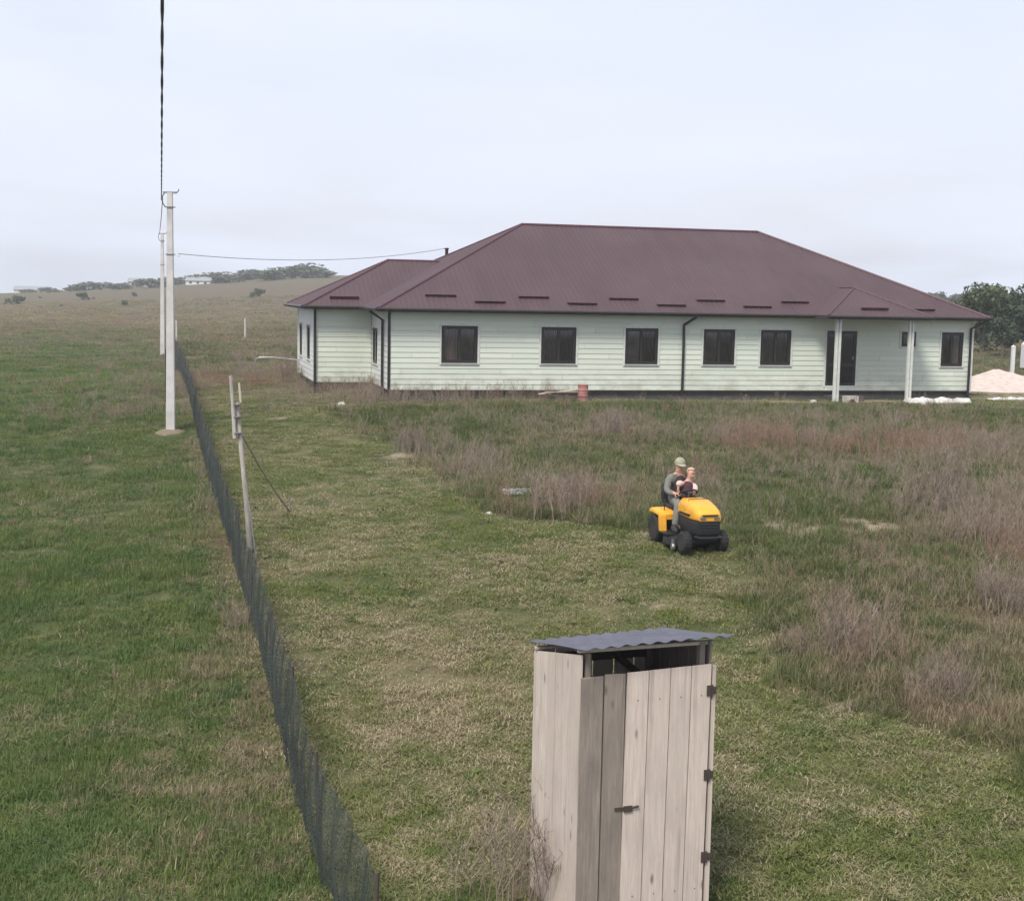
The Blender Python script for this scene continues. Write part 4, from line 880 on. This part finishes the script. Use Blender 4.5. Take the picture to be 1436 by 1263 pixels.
# ------------------------------------------------------------------ things around the house and yard
def build_items():
    x, y = h2w(6.98, -.62, 0)[:2]; z = gz(x, y)
    root = empty('drum', (x, y, z-.03)); tag(root, 'faded red drum standing against the house plinth', 'drum')
    MB().lathe([(0, 0), (.185, 0), (.195, .02), (.185, .05), (.187, .2), (.2, .215), (.187, .23), (.187, .4), (.2, .415), (.187, .43), (.185, .58), (.195, .6), (.195, .615), (.175, .615), (.172, .59), (0, .59)], 24).build('shell', 'barrel', root, smooth=True)
    for i, (u, v, ln, a, t, mt) in enumerate([(5.3, -.7, 1.4, 4, .12, 'wood_pale_lit'), (5.5, -.85, 1.2, -6, .2, 'wood_grey'), (5.75, -.6, 1.0, 10, .05, 'wood_grey')]):
        x, y = h2w(u, v, 0)[:2]; o = MB().box(0, -.07, 0, ln, .07, .03, .004).build('scrap_board', mt); o.location = (x, y, gz(x, y)+.12+t); o.rotation_euler = (R_(8*i), R_(-6+5*i), HR+R_(a))
        tag(o, ['pale scrap board on top of the heap left of the red drum', 'grey scrap board in front of the heap left of the red drum', 'short grey scrap board nearest the red drum'][i], 'board', 'scrap boards by the plinth')
    # crumpled sheet in front of the porch
    x, y = h2w(20.8, -1.5, 0)[:2]; n, m = 40, 12; v = []; f = []
    for j in range(m+1):
        for i in range(n+1):
            u = (i/n-.5)*2.7; w = (j/m-.5)*.7*(1-.5*abs(i/n-.5)); hgt = .07+.16*math.exp(-(w/.2)**2)*(.6+.5*noise.noise(Vector((u*2.3, w*4, 0))))+.03*noise.noise(Vector((u*7, w*7, 2)))
            if j in (0, m) or i in (0, n): hgt = -.02
            v.append((u, w, hgt))
    for j in range(m):
        for i in range(n): a = j*(n+1)+i; f.append((a, a+1, a+n+2, a+n+1))
    o = MB().add(v, f).build('plastic_sheet', 'sheet', None, smooth=True); o.location = (x, y, gz(x, y)); o.rotation_euler = (0, 0, HR); tag(o, 'crumpled white plastic sheet lying along the plinth by the porch', 'sheet')
    o2 = link('plastic_sheet', o.data, None, None); o2.location = (*h2w(24.6, -.4, 0)[:2], gz(*h2w(24.6, -.4, 0)[:2])-.03); o2.scale = (.8, .9, .7); o2.rotation_euler = (0, 0, HR+.25); tag(o2, 'crumpled pale sheet on bare earth just right of the house corner', 'sheet')
    # sand heap
    x, y = 21.6, 61.0; n = 56; v = [(0, 0, .9)]; f = []
    R = 13
    for j in range(1, R+1):
        for i in range(n):
            a = 2*math.pi*i/n; q = j/R; rr = q*2.7*(1+.12*noise.noise(Vector((math.cos(a)*1.5, math.sin(a)*1.5, 4))))
            hh = .9*(1-q)**1.05*(1+.1*noise.noise(Vector((math.cos(a)*3*q, math.sin(a)*3*q, 1))))+.05*noise.noise(Vector((rr*3*math.cos(a), rr*3*math.sin(a), 9)))-.06*(q > .99)
            v.append((rr*math.cos(a)*1.25, rr*math.sin(a), hh))
    for i in range(n): f.append((0, 1+i, 1+(i+1) % n))
    for j in range(R-1):
        for i in range(n): a = 1+j*n; f.append((a+i, a+n+i, a+n+(i+1) % n, a+(i+1) % n))
    v = [(a+.05*noise.noise(Vector((a*2.2, b*2.2, 3))), b, c+.07*noise.noise(Vector((a*1.4, b*1.4, 5)))) for a, b, c in v]; o = MB().add(v, f).build('sand_heap', 'sand', None, smooth=True); o.location = (x, y, gz(x, y)); tag(o, 'pale pinkish heap of sand beside the right end of the house', 'sand heap')
    # grey sheet and stones in the grass
    x, y = .13, 29.6; mb = MB(); n = 26
    v = []; f = []
    for j in range(2):
        for i in range(n+1):
            u = (i/n-.5)*.62
            v += [(u, (j-.5)*.42, .05+.012*math.sin(u*42)), (u, (j-.5)*.42, .04+.012*math.sin(u*42))]
    q = 2*(n+1)
    for i in range(n): a = 2*i; f += [(a, a+2, q+a+2, q+a), (a+1, q+a+1, q+a+3, a+3), (a, a+1, a+3, a+2), (q+a, q+a+2, q+a+3, q+a+1)]
    o = mb.add(v, f).build('roofing_sheet', 'slate', None, smooth=True, fix=False); o.location = (x, y, gz(x, y)+.06); o.rotation_euler = (R_(9), R_(-3), .1); tag(o, 'small grey corrugated offcut lying at the edge of the weeds', 'sheet')
    def stone(x, y, r, label, dz=0.):
        mb = ell(MB(), (0, 0, 0), (r, r*.8, r*.6), 12, 8); mb.v = [tuple(Vector(p)*(1+.35*noise.noise(Vector(p)*3/r+Vector((x, y, 0))))) for p in mb.v]
        o = mb.build('stone', 'stone', None, smooth=True); o.location = (x, y, gz(x, y)+r*.3+dz); tag(o, label, 'stone', 'loose pale stones')
    stone(-5.93, 47.2, .16, 'white stone in the dead grass in front of the wing'); stone(-.44, 27.7, .075, 'small cream stone on mown grass left of the dry weeds')
    stone(*h2w(18.4, -2.6, 0)[:2], .12, 'pale lump of rubble on the grass between the porch posts'); stone(*h2w(19.5, -2.7, 0)[:2], .10, 'pale lump of rubble on the grass in front of the right porch post'); stone(*h2w(15.6, -1.6, 0)[:2], .14, 'pale lump of rubble left of the left porch post')
    # block with an arched hollow by the door step
    arc = [(.0, 0)] + [(.26-.15*math.cos(R_(a)), .15*math.sin(R_(a))) for a in range(0, 181, 20)] + [(.52, 0), (.52, .26), (0, .26)]
    x, y = h2w(17.0, -1.45, 0)[:2]; o = MB().prism([(a, b) for a, b in arc], 0, .3, 1).build('concrete_block', 'stone'); o.location = (x, y, gz(x, y)-.02); o.rotation_euler = (0, 0, HR); tag(o, 'arched concrete block on the ground beside the left porch post', 'block')
    # bent pipe beside the wing
    x, y = -11.6, 61.5; z = gz(x, y); o = MB().tube([(0, 0, -.3), (.0, 0, .5), (.05, 0, .68), (.2, 0, .76), (.8, .1, .76), (1.9, .2, .66)], .035, 8).build('bent_pipe', 'metal', None, smooth=True); o.location = (x, y, z); tag(o, 'pale bent metal pipe rising from the weeds left of the wing', 'pipe')
    # van at the right edge
    x, y = 29.45, 75.2; z = gz(x, y); root = empty('parked_van', (x, y, z), R_(8)); tag(root, 'white vehicle mostly cut off by the right edge behind the sand heap', 'van')
    prof = [(-1.35, .32), (-1.2, .32), (-1.12, .55), (-.92, .68), (-.70, .55), (-.62, .32), (1.9, .32), (1.98, .55), (2.2, .68), (2.42, .55), (2.5, .32), (2.9, .32), (3.0, 1.0), (2.2, 1.25), (1.7, 1.78), (-1.15, 1.82), (-1.35, 1.6)]
    MB().prism([(a, b) for a, b in prof], -.85, .85, 1).build('body', 'white', root)
    for xx in (-.92, 2.2):
        for s in (-1, 1): 
            w = empty('wheel', (xx, s*.76, .31)); w.parent = root
            MB().lathe([(.18, -.09), (.29, -.09), (.31, -.05), (.31, .05), (.29, .09), (.18, .09)], 20, 'Y').build('tyre', 'rubber', w, smooth=True); MB().lathe([(0, -.06), (.18, -.085), (.18, .085), (0, .06)], 16, 'Y').build('rim', 'metal', w)
    for a, b in ((-.2, .6), (.75, 1.6)): MB().box(a, -.862, 1.12, b, -.852, 1.62).build('window', 'dark', root)
    MB().prism([(2.16, 1.28), (1.72, 1.75), (1.70, 1.72), (2.13, 1.25)], -.75, .75, 1).build('windscreen', 'dark', root)
    x, y = 26.72, 73.5; o = MB().box(-.09, -.09, -.2, .09, .09, 1.25).lathe([(.14, 1.25), (.0, 1.34)], 4).build('gate_post', 'white', None, bevel=.0); o.location = (x, y, gz(x, y)+.3); tag(o, 'short white post standing in front of the cut-off white vehicle', 'post')
    # far posts of the back boundary
    lab = ['thin pale fence post far back nearest the net fence', 'thin pale fence post far back, second from the net fence', 'thicker pale fence post far back in the middle of its row', 'thin pale fence post far back beside the house wing', 'thin post in the far field to the right of the house']
    for i, (px_, py_, h_) in enumerate([(-24.6, 100., 1.5), (-20.3, 103.6, 1.55), (-16.4, 107, 1.8), (-13.6, 108.5, 1.6), (26.3, 82., 1.9)]):
        o = MB().tube([(0, 0, -.3), (.02, 0, h_*.6), (.0, 0, h_)], [.07, .065, .06], 8).build('fence_post', 'stone'); o.location = (px_, py_, gz(px_, py_)); tag(o, lab[i], 'post', 'pale posts of the back boundary')
build_items()

# ------------------------------------------------------------------ trees
def crown(R, n, seed, size, lobes=7, squash=.8, trunk_h=1.2):
    rg = np.random.default_rng(seed); v = []; f = []; sh = []
    L_ = [(rg.uniform(-.55, .55)*R, rg.uniform(-.55, .55)*R, trunk_h+R*squash*rg.uniform(.1, 1.5), R*rg.uniform(.35, .6)) for _ in range(lobes)]
    for i in range(n):
        c = L_[rg.integers(lobes)]; d = rg.normal(size=3); d /= np.linalg.norm(d); r = c[3]*rg.uniform(.35, 1.0)**.5
        p = np.array(c[:3])+d*r*np.array([1, 1, squash]); a = rg.normal(size=3); a /= np.linalg.norm(a); b = np.cross(a, d+.01); b /= np.linalg.norm(b)+1e-6
        s = size*rg.uniform(.6, 1.3); o = len(v); v += [tuple(p-a*s), tuple(p+b*s*.55), tuple(p+a*s), tuple(p-b*s*.55)]; f.append((o, o+1, o+2, o+3)); sh.append(rg.uniform()); 
    return v, f, sh, L_
def tree_meshes(R, n, seed, size, **k):
    v, f, sh, L_ = crown(R, n, seed, size, **k)
    me = MB().add(v, f).mesh('crown', fix=False); float_attr(me, 'shade', sh, 'FACE')
    mb = MB(); th = k.get('trunk_h', 1.2); mb.tube([(0, 0, -.3), (.05*R, 0, th*.6), (0, .04*R, th+R*.6)], [R*.09, R*.07, R*.03], 7)
    for c in L_[:5]: mb.tube([(0, 0, th*.7), tuple(np.array(c[:3])*np.array([.5, .5, .8])), c[:3]], [R*.045, R*.03, R*.012], 5)
    return me, mb.mesh('trunk')
def plant_tree(name, protos, x, y, s, rz, mat, label, cat='tree', group=None):
    r = empty(name, (x, y, gz(x, y)-(.6 if y > 200 else .05)), rz); r.scale = s if isinstance(s, tuple) else (s, s, s); tag(r, label, cat, group)
    me = protos[0].copy() if not protos[0].materials else protos[0]
    c = bpy.data.objects.new('crown', me); COL.objects.link(c); c.parent = r
    if not me.materials: me.materials.append(None)
    c.material_slots[0].link = 'OBJECT'; c.material_slots[0].material = M[mat]
    t = link('trunk', protos[1], 'bark', r); return r
PT = [tree_meshes(2.2, 2600, s, .17, lobes=9, squash=1.0) for s in (1, 2, 3)]
PS = [tree_meshes(1.2, 420, s, .16, lobes=6, squash=.7, trunk_h=.3) for s in (11, 12, 13)]
for p in PT+PS: p[0].materials.append(M['leaf_dark'])
rt = [(34.0, 100, 1.15, 'leaf_mid', 'dark rounded tree in the right-hand cluster, tallest at its left end'), (36.8, 99, 1.05, 'leaf_dark', 'dark tree at the right edge of the picture, next to the tallest'),
      (31.3, 104, .75, 'leaf_mid', 'low olive tree just left of the tall dark tree behind the sand'), (36.3, 92, .7, 'leaf_mid', 'low bushy tree in front of the right edge trees'), (33.4, 94, .62, 'leaf_dark', 'low dark bush below the tallest right-hand tree'),
      (41.5, 104, 1.2, 'leaf_dark', 'dark tree standing just past the right edge of the picture'), (38.5, 112, 1.15, 'leaf_mid', 'olive tree behind the dark trees at the right edge')]
for i, (x, y, s, m, lb) in enumerate(rt): plant_tree('field_tree', PT[i % 3], x, y, (s, s, s*.92), i*1.3, m, lb, group='trees right of the house')
# far hedge line and bushes, too small to tell apart
G1 = 'distant trees along the left skyline'; rg = random.Random(5)
def px_to_xy(px, y): return (px-718)/1921*y*1.006
for i in range(34):
    px = 40+i*12.2+rg.uniform(-6, 6); y = rg.uniform(370, 420); s = rg.uniform(1.3, 2.4)*(1.2 if px > 230 else .8)
    if px < 120: s *= .6
    plant_tree('distant_tree', PS[i % 3], px_to_xy(px, y), y, (s*2.4, s*2.0, s*.9), rg.uniform(-.3, .3), 'leaf_grey' if i % 4 else 'leaf_mid', 'small greyish tree far away along the skyline left of the house', group=G1)
for i in range(12):
    px = 1275+i*12+rg.uniform(-4, 4); y = rg.uniform(250, 330); s = rg.uniform(1.2, 2.2)
    plant_tree('distant_tree', PS[i % 3], px_to_xy(px, y), y, (s*1.5, s*1.5, s), rg.uniform(0, 6), 'leaf_grey' if i % 2 else 'leaf_dark', 'greyish tree far away along the skyline right of the house roof', group='distant trees along the right skyline')
for i, (px, y) in enumerate([(10, 235), (16, 250), (30, 240), (90, 215), (176, 220), (118, 270), (133, 275), (355, 260), (364, 262), (60, 300), (190, 290)]):
    plant_tree('field_bush', PS[i % 3], px_to_xy(px, y), y, .55+.3*(i % 3), i, 'leaf_dark' if i % 2 else 'leaf_mid', 'small dark bush dotted on the far left hillside', 'bush', 'bushes on the far hillside')
# far farm buildings on the left skyline
def far_house(px, y, w, d, h, rz, lab, wm='stone', rm='slate'):
    x = px_to_xy(px, y); r = empty('farm_building', (x, y, gz(x, y)-.3), rz); tag(r, lab, 'building', 'far farm buildings')
    MB().box(-w/2, -d/2, 0, w/2, d/2, h).build('wall', wm, r)
    MB().prism([(-d/2-.3, h), (d/2+.3, h), (0, h+d*.28)], -w/2-.3, w/2+.3).build('roof', rm, r)
    for i in range(3): MB().box(-w*.35+i*w*.3, -d/2-.05, h*.35, -w*.35+i*w*.3+w*.1, -d/2-.01, h*.75).build('window', 'dark', r)
far_house(200, 395, 6.5, 4, 1.7, .1, 'far low building with dark roof left of the near pole'); far_house(50, 410, 10, 4, 1.0, .05, 'far pale low building on the left edge of the skyline', 'white'); far_house(282, 385, 7, 4, 1.2, -.1, 'far pale shed on the skyline just right of the near pole', 'white')

# ------------------------------------------------------------------ vegetation on the ground
def blades(n, rad, h0, h1, wid, flat, seed, clump=0):
    rg = np.random.default_rng(seed); v = []; f = []; sh = []
    cc = rg.normal(size=(max(clump, 1), 2))*rad*.55
    for i in range(n):
        if clump: c = cc[rg.integers(clump)]+rg.normal(size=2)*rad*.16
        else: r = rad*math.sqrt(rg.uniform()); a = rg.uniform(0, 6.283); c = np.array([r*math.cos(a), r*math.sin(a)])
        h = rg.uniform(h0, h1); w = wid*rg.uniform(.6, 1.3); a = rg.uniform(0, 6.283); s = rg.uniform()
        lay = rg.uniform() < flat
        lean = rg.uniform(1.2, 3.2) if lay else rg.uniform(.1, .75); d = np.array([math.cos(a), math.sin(a)]); t = np.array([-d[1], d[0]])
        ln = h*math.sqrt(1+0); up = 1/math.sqrt(1+lean*lean)
        m = c+d*ln*lean*up*.45; e = c+d*ln*lean*up*1.15; zb = rg.uniform(0, .03) if lay else -.02
        o = len(v); z1 = zb+ln*up*.62; z2 = zb+ln*up*(.95 if not lay else .8)
        v += [(c[0]-t[0]*w, c[1]-t[1]*w, zb), (c[0]+t[0]*w, c[1]+t[1]*w, zb), (m[0]+t[0]*w*.8, m[1]+t[1]*w*.8, z1), (m[0]-t[0]*w*.8, m[1]-t[1]*w*.8, z1), (e[0], e[1], z2)]
        f += [(o, o+1, o+2, o+3), (o+3, o+2, o+4)]; s = min(1, s*.7+(.45 if lay else 0)); sh += [s, s]
    me = MB().add(v, f).mesh('grass_tuft', fix=False); float_attr(me, 'shade', sh, 'FACE'); return me
def weed(nst, h0, h1, rad, seed, r0=.0045, twig=6):
    rg = np.random.default_rng(seed); mb = MB(); sh = []
    for i in range(nst):
        a = rg.uniform(0, 6.283); r = rad*math.sqrt(rg.uniform()); b = np.array([r*math.cos(a), r*math.sin(a), -.03]); h = rg.uniform(h0, h1)
        ln = np.array([rg.normal()*.16, rg.normal()*.16, 1]); nf = len(mb.f)
        p = [b, b+ln*h*.45+rg.normal(size=3)*.015, b+ln*h*.8+rg.normal(size=3)*.03, b+ln*h]
        mb.tube([tuple(q) for q in p], [r0, r0*.8, r0*.6, r0*.35], 3, caps=False)
        for k in range(twig):
            t = rg.uniform(.3, .95); q = b+ln*h*t; az = rg.uniform(0, 6.283); tl = h*rg.uniform(.12, .32)*(1.15-t*.5)
            e = q+np.array([math.cos(az)*.55, math.sin(az)*.55, .8])*tl; mb.tube([tuple(q), tuple((q+e)/2+np.array([0, 0, -.02])), tuple(e)], [r0*.6, r0*.5, r0*.3], 3, caps=False)
            for g in range(2):
                q2 = q+(e-q)*rg.uniform(.4, 1); e2 = q2+np.array([rg.normal()*.4, rg.normal()*.4, .8])*tl*.4; mb.tube([tuple(q2), tuple(e2)], [r0*.5, r0*.3], 3, caps=False)
        sh += [rg.uniform()]*(len(mb.f)-nf)
    me = mb.mesh('weed_clump', fix=False); float_attr(me, 'shade', sh, 'FACE'); return me

def scatter(name, pts, scl, idx, dry, meshes, mat, label, cat):
    pc = bpy.data.collections.new(name+'_parts')
    for i, me in enumerate(meshes):
        if not me.materials: me.materials.append(M[mat])
        o = bpy.data.objects.new('%s_tuft_%02d' % (name, i), me); pc.objects.link(o)
    me = bpy.data.meshes.new(name); me.from_pydata([tuple(p) for p in pts], [], []); n = len(pts)
    a = me.attributes.new('scl', 'FLOAT_VECTOR', 'POINT'); a.data.foreach_set('vector', np.asarray(scl, np.float32).ravel())
    rot = np.zeros((n, 3), np.float32); rot[:, 2] = RNG.uniform(0, 6.283, n); rot[:, :2] = RNG.normal(size=(n, 2))*.05
    a = me.attributes.new('rot', 'FLOAT_VECTOR', 'POINT'); a.data.foreach_set('vector', rot.ravel())
    a = me.attributes.new('pick', 'INT', 'POINT'); a.data.foreach_set('value', np.asarray(idx, np.int32))
    float_attr(me, 'dry', dry)
    o = link(name, me); tag(o, label, cat, kind='stuff')
    ng = bpy.data.node_groups.new(name+'_scatter', 'GeometryNodeTree'); ng.interface.new_socket('Geometry', in_out='INPUT', socket_type='NodeSocketGeometry'); ng.interface.new_socket('Geometry', in_out='OUTPUT', socket_type='NodeSocketGeometry')
    gi = ng.nodes.new('NodeGroupInput'); go = ng.nodes.new('NodeGroupOutput'); ip = ng.nodes.new('GeometryNodeInstanceOnPoints'); ci = ng.nodes.new('GeometryNodeCollectionInfo')
    ci.inputs['Collection'].default_value = pc; ci.inputs['Separate Children'].default_value = True; ci.inputs['Reset Children'].default_value = True
    def na(nm, t): q = ng.nodes.new('GeometryNodeInputNamedAttribute'); q.data_type = t; q.inputs['Name'].default_value = nm; return q.outputs['Attribute']
    e2r = ng.nodes.new('FunctionNodeEulerToRotation'); lk = ng.links.new
    lk(gi.outputs[0], ip.inputs['Points']); lk(ci.outputs[0], ip.inputs['Instance']); ip.inputs['Pick Instance'].default_value = True
    lk(na('pick', 'INT'), ip.inputs['Instance Index']); lk(na('rot', 'FLOAT_VECTOR'), e2r.inputs[0]); lk(e2r.outputs[0], ip.inputs['Rotation']); lk(na('scl', 'FLOAT_VECTOR'), ip.inputs['Scale'])
    lk(ip.outputs[0], go.inputs[0]); md = o.modifiers.new('scatter', 'NODES'); md.node_group = ng
    return o
def sample(bands):
    P = []; S = []
    for y0, y1, dens, s in bands:
        hw = lambda y: y*.374*1.08+2.2
        n = int(dens*(y1-y0)*2*hw((y0+y1)/2)*1.0); y = RNG.uniform(y0, y1, n*2); x = RNG.uniform(-1, 1, n*2)*hw(y1); k = np.abs(x) < hw(y); x = x[k]; y = y[k]
        m = int(dens*(y1-y0)*2*hw((y0+y1)/2)); x = x[:m]; y = y[:m]; P.append(np.stack([x, y], 1)); S.append(np.full(len(x), s))
    P = np.concatenate(P); S = np.concatenate(S)
    return P, S
def keep_out(x, y):
    c, s = math.cos(HR), math.sin(HR); hx = (x-HO[0])*c+(y-HO[1])*s; hy = -(x-HO[0])*s+(y-HO[1])*c
    inh = ((hx > -.05) & (hx < L+.05) & (hy > -.05) & (hy < D)) | ((hx > -W-.05) & (hx < 0) & (hy > S1-.05) & (hy < S2))
    c, s = math.cos(R_(18)), math.sin(R_(18)); ux = (x-.62)*c+(y-11)*s; uy = -(x-.62)*s+(y-11)*c
    ino = (ux > -.12) & (ux < 1.4) & (uy > -.12) & (uy < 1.42)
    sand = ((x-22)/3.3)**2+((y-61)/2.6)**2 < 1
    return inh | ino | sand
def zs_of(x, y):
    z = ground_z(x, y); return z+np.array([(.045 if b < 70 else .18)*noise.noise(Vector((a*.6, b*.6, 1.7))) for a, b in zip(x, y)])
def patchnoise(x, y, f, s): return np.array([noise.noise(Vector((a*f, b*f, s))) for a, b in zip(x, y)])

def build_vegetation():
    BANDS = [(9.5, 18, 26, 1.0), (18, 30, 14, 1.05), (30, 50, 6.5, 1.25), (50, 80, 2.6, 1.7), (80, 120, 1.0, 2.6), (120, 170, .5, 3.6), (170, 260, .22, 5.0)]
    P, S = sample(BANDS); x, y = P[:, 0], P[:, 1]; k = ~keep_out(x, y); x, y, S = x[k], y[k], S[k]
    unm, left, soil, brown, dry = masks(x, y); z = zs_of(x, y)
    pn = patchnoise(x, y, .5, 4.2); bare = soil+patchnoise(x, y, 1.6, 8.0)*.35 > .42
    rnd = RNG.uniform(size=len(x))
    path = ~left & ~unm & (y < 62)
    # mown
    lawn = [blades(250, .34, .025, .085, .0047, .5, 100+i, clump=0 if i % 2 else 16) for i in range(6)]
    k = path & ~(bare & (rnd < .8)); sz = RNG.uniform(.75, 1.25, k.sum())
    scatter('mown_grass', np.stack([x, y, z], 1)[k], np.stack([S[k]*sz, S[k]*sz, sz*(.9+.35*np.clip(pn[k], -.6, 1))], 1), RNG.integers(0, 6, k.sum()), dry[k]-.22, lawn, 'lawn', 'short mown grass and clippings between the fence, outhouse and weeds', 'grass')
    # meadow left of the fence
    lush = [blades(210, .34, .06, .17, .0042, .18, 200+i, clump=0 if i % 2 else 9) for i in range(6)]
    k = left & ~(bare & (rnd < .8)); sz = RNG.uniform(.7, 1.25, k.sum())
    scatter('meadow_grass', np.stack([x, y, z], 1)[k], np.stack([S[k]*sz, S[k]*sz, sz*np.clip(.85+.9*pn[k], .4, 1.7)], 1), RNG.integers(0, 6, k.sum()), dry[k]+.3*brown[k]+np.where(y[k] > 60, .12, 0)+np.clip((y[k]-110)/60, 0, .35), lush, 'lush', 'green uncut meadow grass left of the net fence', 'grass')
    # rough grass in the unmown ground and behind the house
    tall = [blades(190, .36, .10, .30, .0042, .15, 300+i, clump=0 if i % 2 else 8) for i in range(6)]
    k = ~left & ~path & ~(bare & (rnd < .85)); sz = RNG.uniform(.65, 1.25, k.sum())
    scatter('rough_grass', np.stack([x, y, z], 1)[k], np.stack([S[k]*sz, S[k]*sz, sz*(.9+.5*np.clip(pn[k], -.7, 1))], 1), RNG.integers(0, 6, k.sum()), dry[k]*.6+.35*brown[k]-.05, tall, 'tall', 'rough uncut grass in front of the house and right of the mower', 'grass')
    # broad-leaved weeds and stray straw between the grass
    P, S = sample([(10, 20, 2.4, 1.0), (20, 34, 1.3, 1.1), (34, 55, .5, 1.3)]); bx, by = P[:, 0], P[:, 1]; k = ~keep_out(bx, by) & (RNG.uniform(size=len(bx)) < .35+.9*patchnoise(bx, by, .4, 12.)); bx, by, S = bx[k], by[k], S[k]
    bl = [blades(13, .075, .05, .13, .014, .45, 700+i) for i in range(4)]; sz = RNG.uniform(.6, 1.35, len(bx)); bl_l = bx < fence_x(by)
    scatter('broadleaf_weeds', np.stack([bx, by, zs_of(bx, by)], 1), np.stack([S*sz, S*sz, sz], 1), RNG.integers(0, 4, len(bx)), np.full(len(bx), -.45), bl, 'lush', 'scattered broad-leaved weeds and rosettes in the grass', 'weeds')
    P, S = sample([(10, 20, 1.6, 1.0), (20, 34, 1.0, 1.1), (34, 60, .5, 1.3)]); bx, by = P[:, 0], P[:, 1]; k = ~keep_out(bx, by) & (RNG.uniform(size=len(bx)) < .3+1.2*patchnoise(bx, by, .55, 15.)); bx, by, S = bx[k], by[k], S[k]
    st = [blades(46, .16, .10, .30, .0036, .35, 720+i, clump=4) for i in range(4)]; sz = RNG.uniform(.5, 1.2, len(bx))
    scatter('dead_straw', np.stack([bx, by, zs_of(bx, by)], 1), np.stack([S*sz, S*sz, sz*np.where((bx > fence_x(by)) & ~in_poly(bx, by, UNMOWN), .45, 1)], 1), RNG.integers(0, 4, len(bx)), np.full(len(bx), .9), st, 'tall', 'stray tufts of dead straw scattered through the grass', 'straw')
    # standing dead stalks: in the brown patches, at the foot of the fence and against the plinth
    W1 = [weed(9, .45, .95, .30, 400+i) for i in range(6)]
    P, S = sample([(11, 20, 6.5, 1.0), (20, 34, 7.0, 1.0), (34, 60, 6.0, 1.0), (60, 130, .9, 1.5)]); x, y = P[:, 0], P[:, 1]; k = ~keep_out(x, y); x, y, S = x[k], y[k], S[k]
    unm, left, soil, brown, dry = masks(x, y); pr = np.where(unm, .13, 0)+brown*1.35*np.where(unm | (y > 44), 1, .15)
    fd = x-fence_x(y); pr = pr+.30*((fd < .05) & (fd > -.45) & (y < 60))*(y > 9)
    c, s = math.cos(HR), math.sin(HR); hx = (x-HO[0])*c+(y-HO[1])*s; hy = -(x-HO[0])*s+(y-HO[1])*c
    pr = pr+.75*((hx > -2.6) & (hx < 6.4) & (hy > -1.2) & (hy < np.where(hx < 0, S1, 0)))+.18*((hx > 6.4) & (hx < 16) & (hy > -.7) & (hy < 0)); pr = np.where((hx > 8) & (hy > -2.4) & (hy < -.7) & (hx < 24), 0, pr)
    pr = pr*(1-np.clip(soil*1.3, 0, 1)); pr = np.where(((x-3.3)**2+(y-23.6)**2) < 2.2, 0, pr)
    pr = pr*(.75+.9*np.clip(patchnoise(x, y, .7, 2.2), -.8, .9)); k = RNG.uniform(size=len(x)) < pr; x, y, S = x[k], y[k], S[k]; brown = brown[k]; unm = unm[k]
    z = zs_of(x, y); sz = RNG.uniform(.5, 1.05, len(x))*np.where(unm, .6+.5*brown, .62); c, s = math.cos(HR), math.sin(HR); hx = (x-HO[0])*c+(y-HO[1])*s; hy = -(x-HO[0])*s+(y-HO[1])*c; sz = np.where((hx > -2.6) & (hx < 6.4) & (hy > -1.5) & (hy < S1), sz*1.45, sz); red = np.clip(patchnoise(x, y, .35, 6.6)*1.4, 0, .8)
    scatter('dead_weed_stalks', np.stack([x, y, z], 1), np.stack([S*np.maximum(sz, .8), S*np.maximum(sz, .8), sz], 1), RNG.integers(0, 6, len(x)), red, W1, 'weed', 'dead purplish brown weed stalks standing in thickets across the unmown ground', 'weeds')
build_vegetation()
# the weed clumps that stand out as single bushes
BM_ = [weed(44, .5, 1.2, .50, 500+i, .005, 9) for i in range(4)]
for i, (x, y, s, lb) in enumerate([(.95, 26.9, 1.0, 'tall dry brown weed bush at the mown edge left of the mower'), (8.6, 27.4, 1.15, 'large greyish purple dry bush right of the mower near the right edge'), (8.75, 24.4, .85, 'dry grey bush cut by the right edge below the large purple one'),
        (4.55, 17.7, .85, 'dry brown weed bush behind and right of the outhouse'), (2.75, 40.0, .8, 'dry reddish weed bush below the red drum'), (-2.85, 37.9, .85, 'dry reddish weed bush nearest the mown strip below the house corner'), (5.25, 16.2, .6, 'small dry bush at the mown edge above the bare soil on the right'),
        (.12, 11.75, .95, 'thin dry weed leaning against the left wall of the outhouse'), (-9.0, 55.6, 1.1, 'dry grey bush beside the wing of the house'), (7.3, 19.6, .8, 'dry reddish brown bush in the tall grass at the lower right')]):
    me = BM_[i % 4]
    o = link('dry_bush', me, 'bush'); o.location = (x, y, gz(x, y)); o.rotation_euler = (0, 0, i*1.1); o.scale = (s*1.15, s*1.15, s); tag(o, lb, 'bush')

# ------------------------------------------------------------------ haze
def build_haze():
    o = MB().box(-400, -30, -30, 400, 560, 32).build('haze', None); m = bpy.data.materials.new('thin_haze'); m.use_nodes = True; t = m.node_tree; t.nodes.clear()
    out = t.nodes.new('ShaderNodeOutputMaterial'); v = t.nodes.new('ShaderNodeVolumePrincipled'); v.inputs['Color'].default_value = (.90, .94, 1, 1); v.inputs['Density'].default_value = .0006; v.inputs['Anisotropy'].default_value = .2
    t.links.new(v.outputs[0], out.inputs['Volume']); o.data.materials.append(m); tag(o, 'thin pale haze hanging in the air over the far fields', 'haze', kind='stuff')
build_haze()
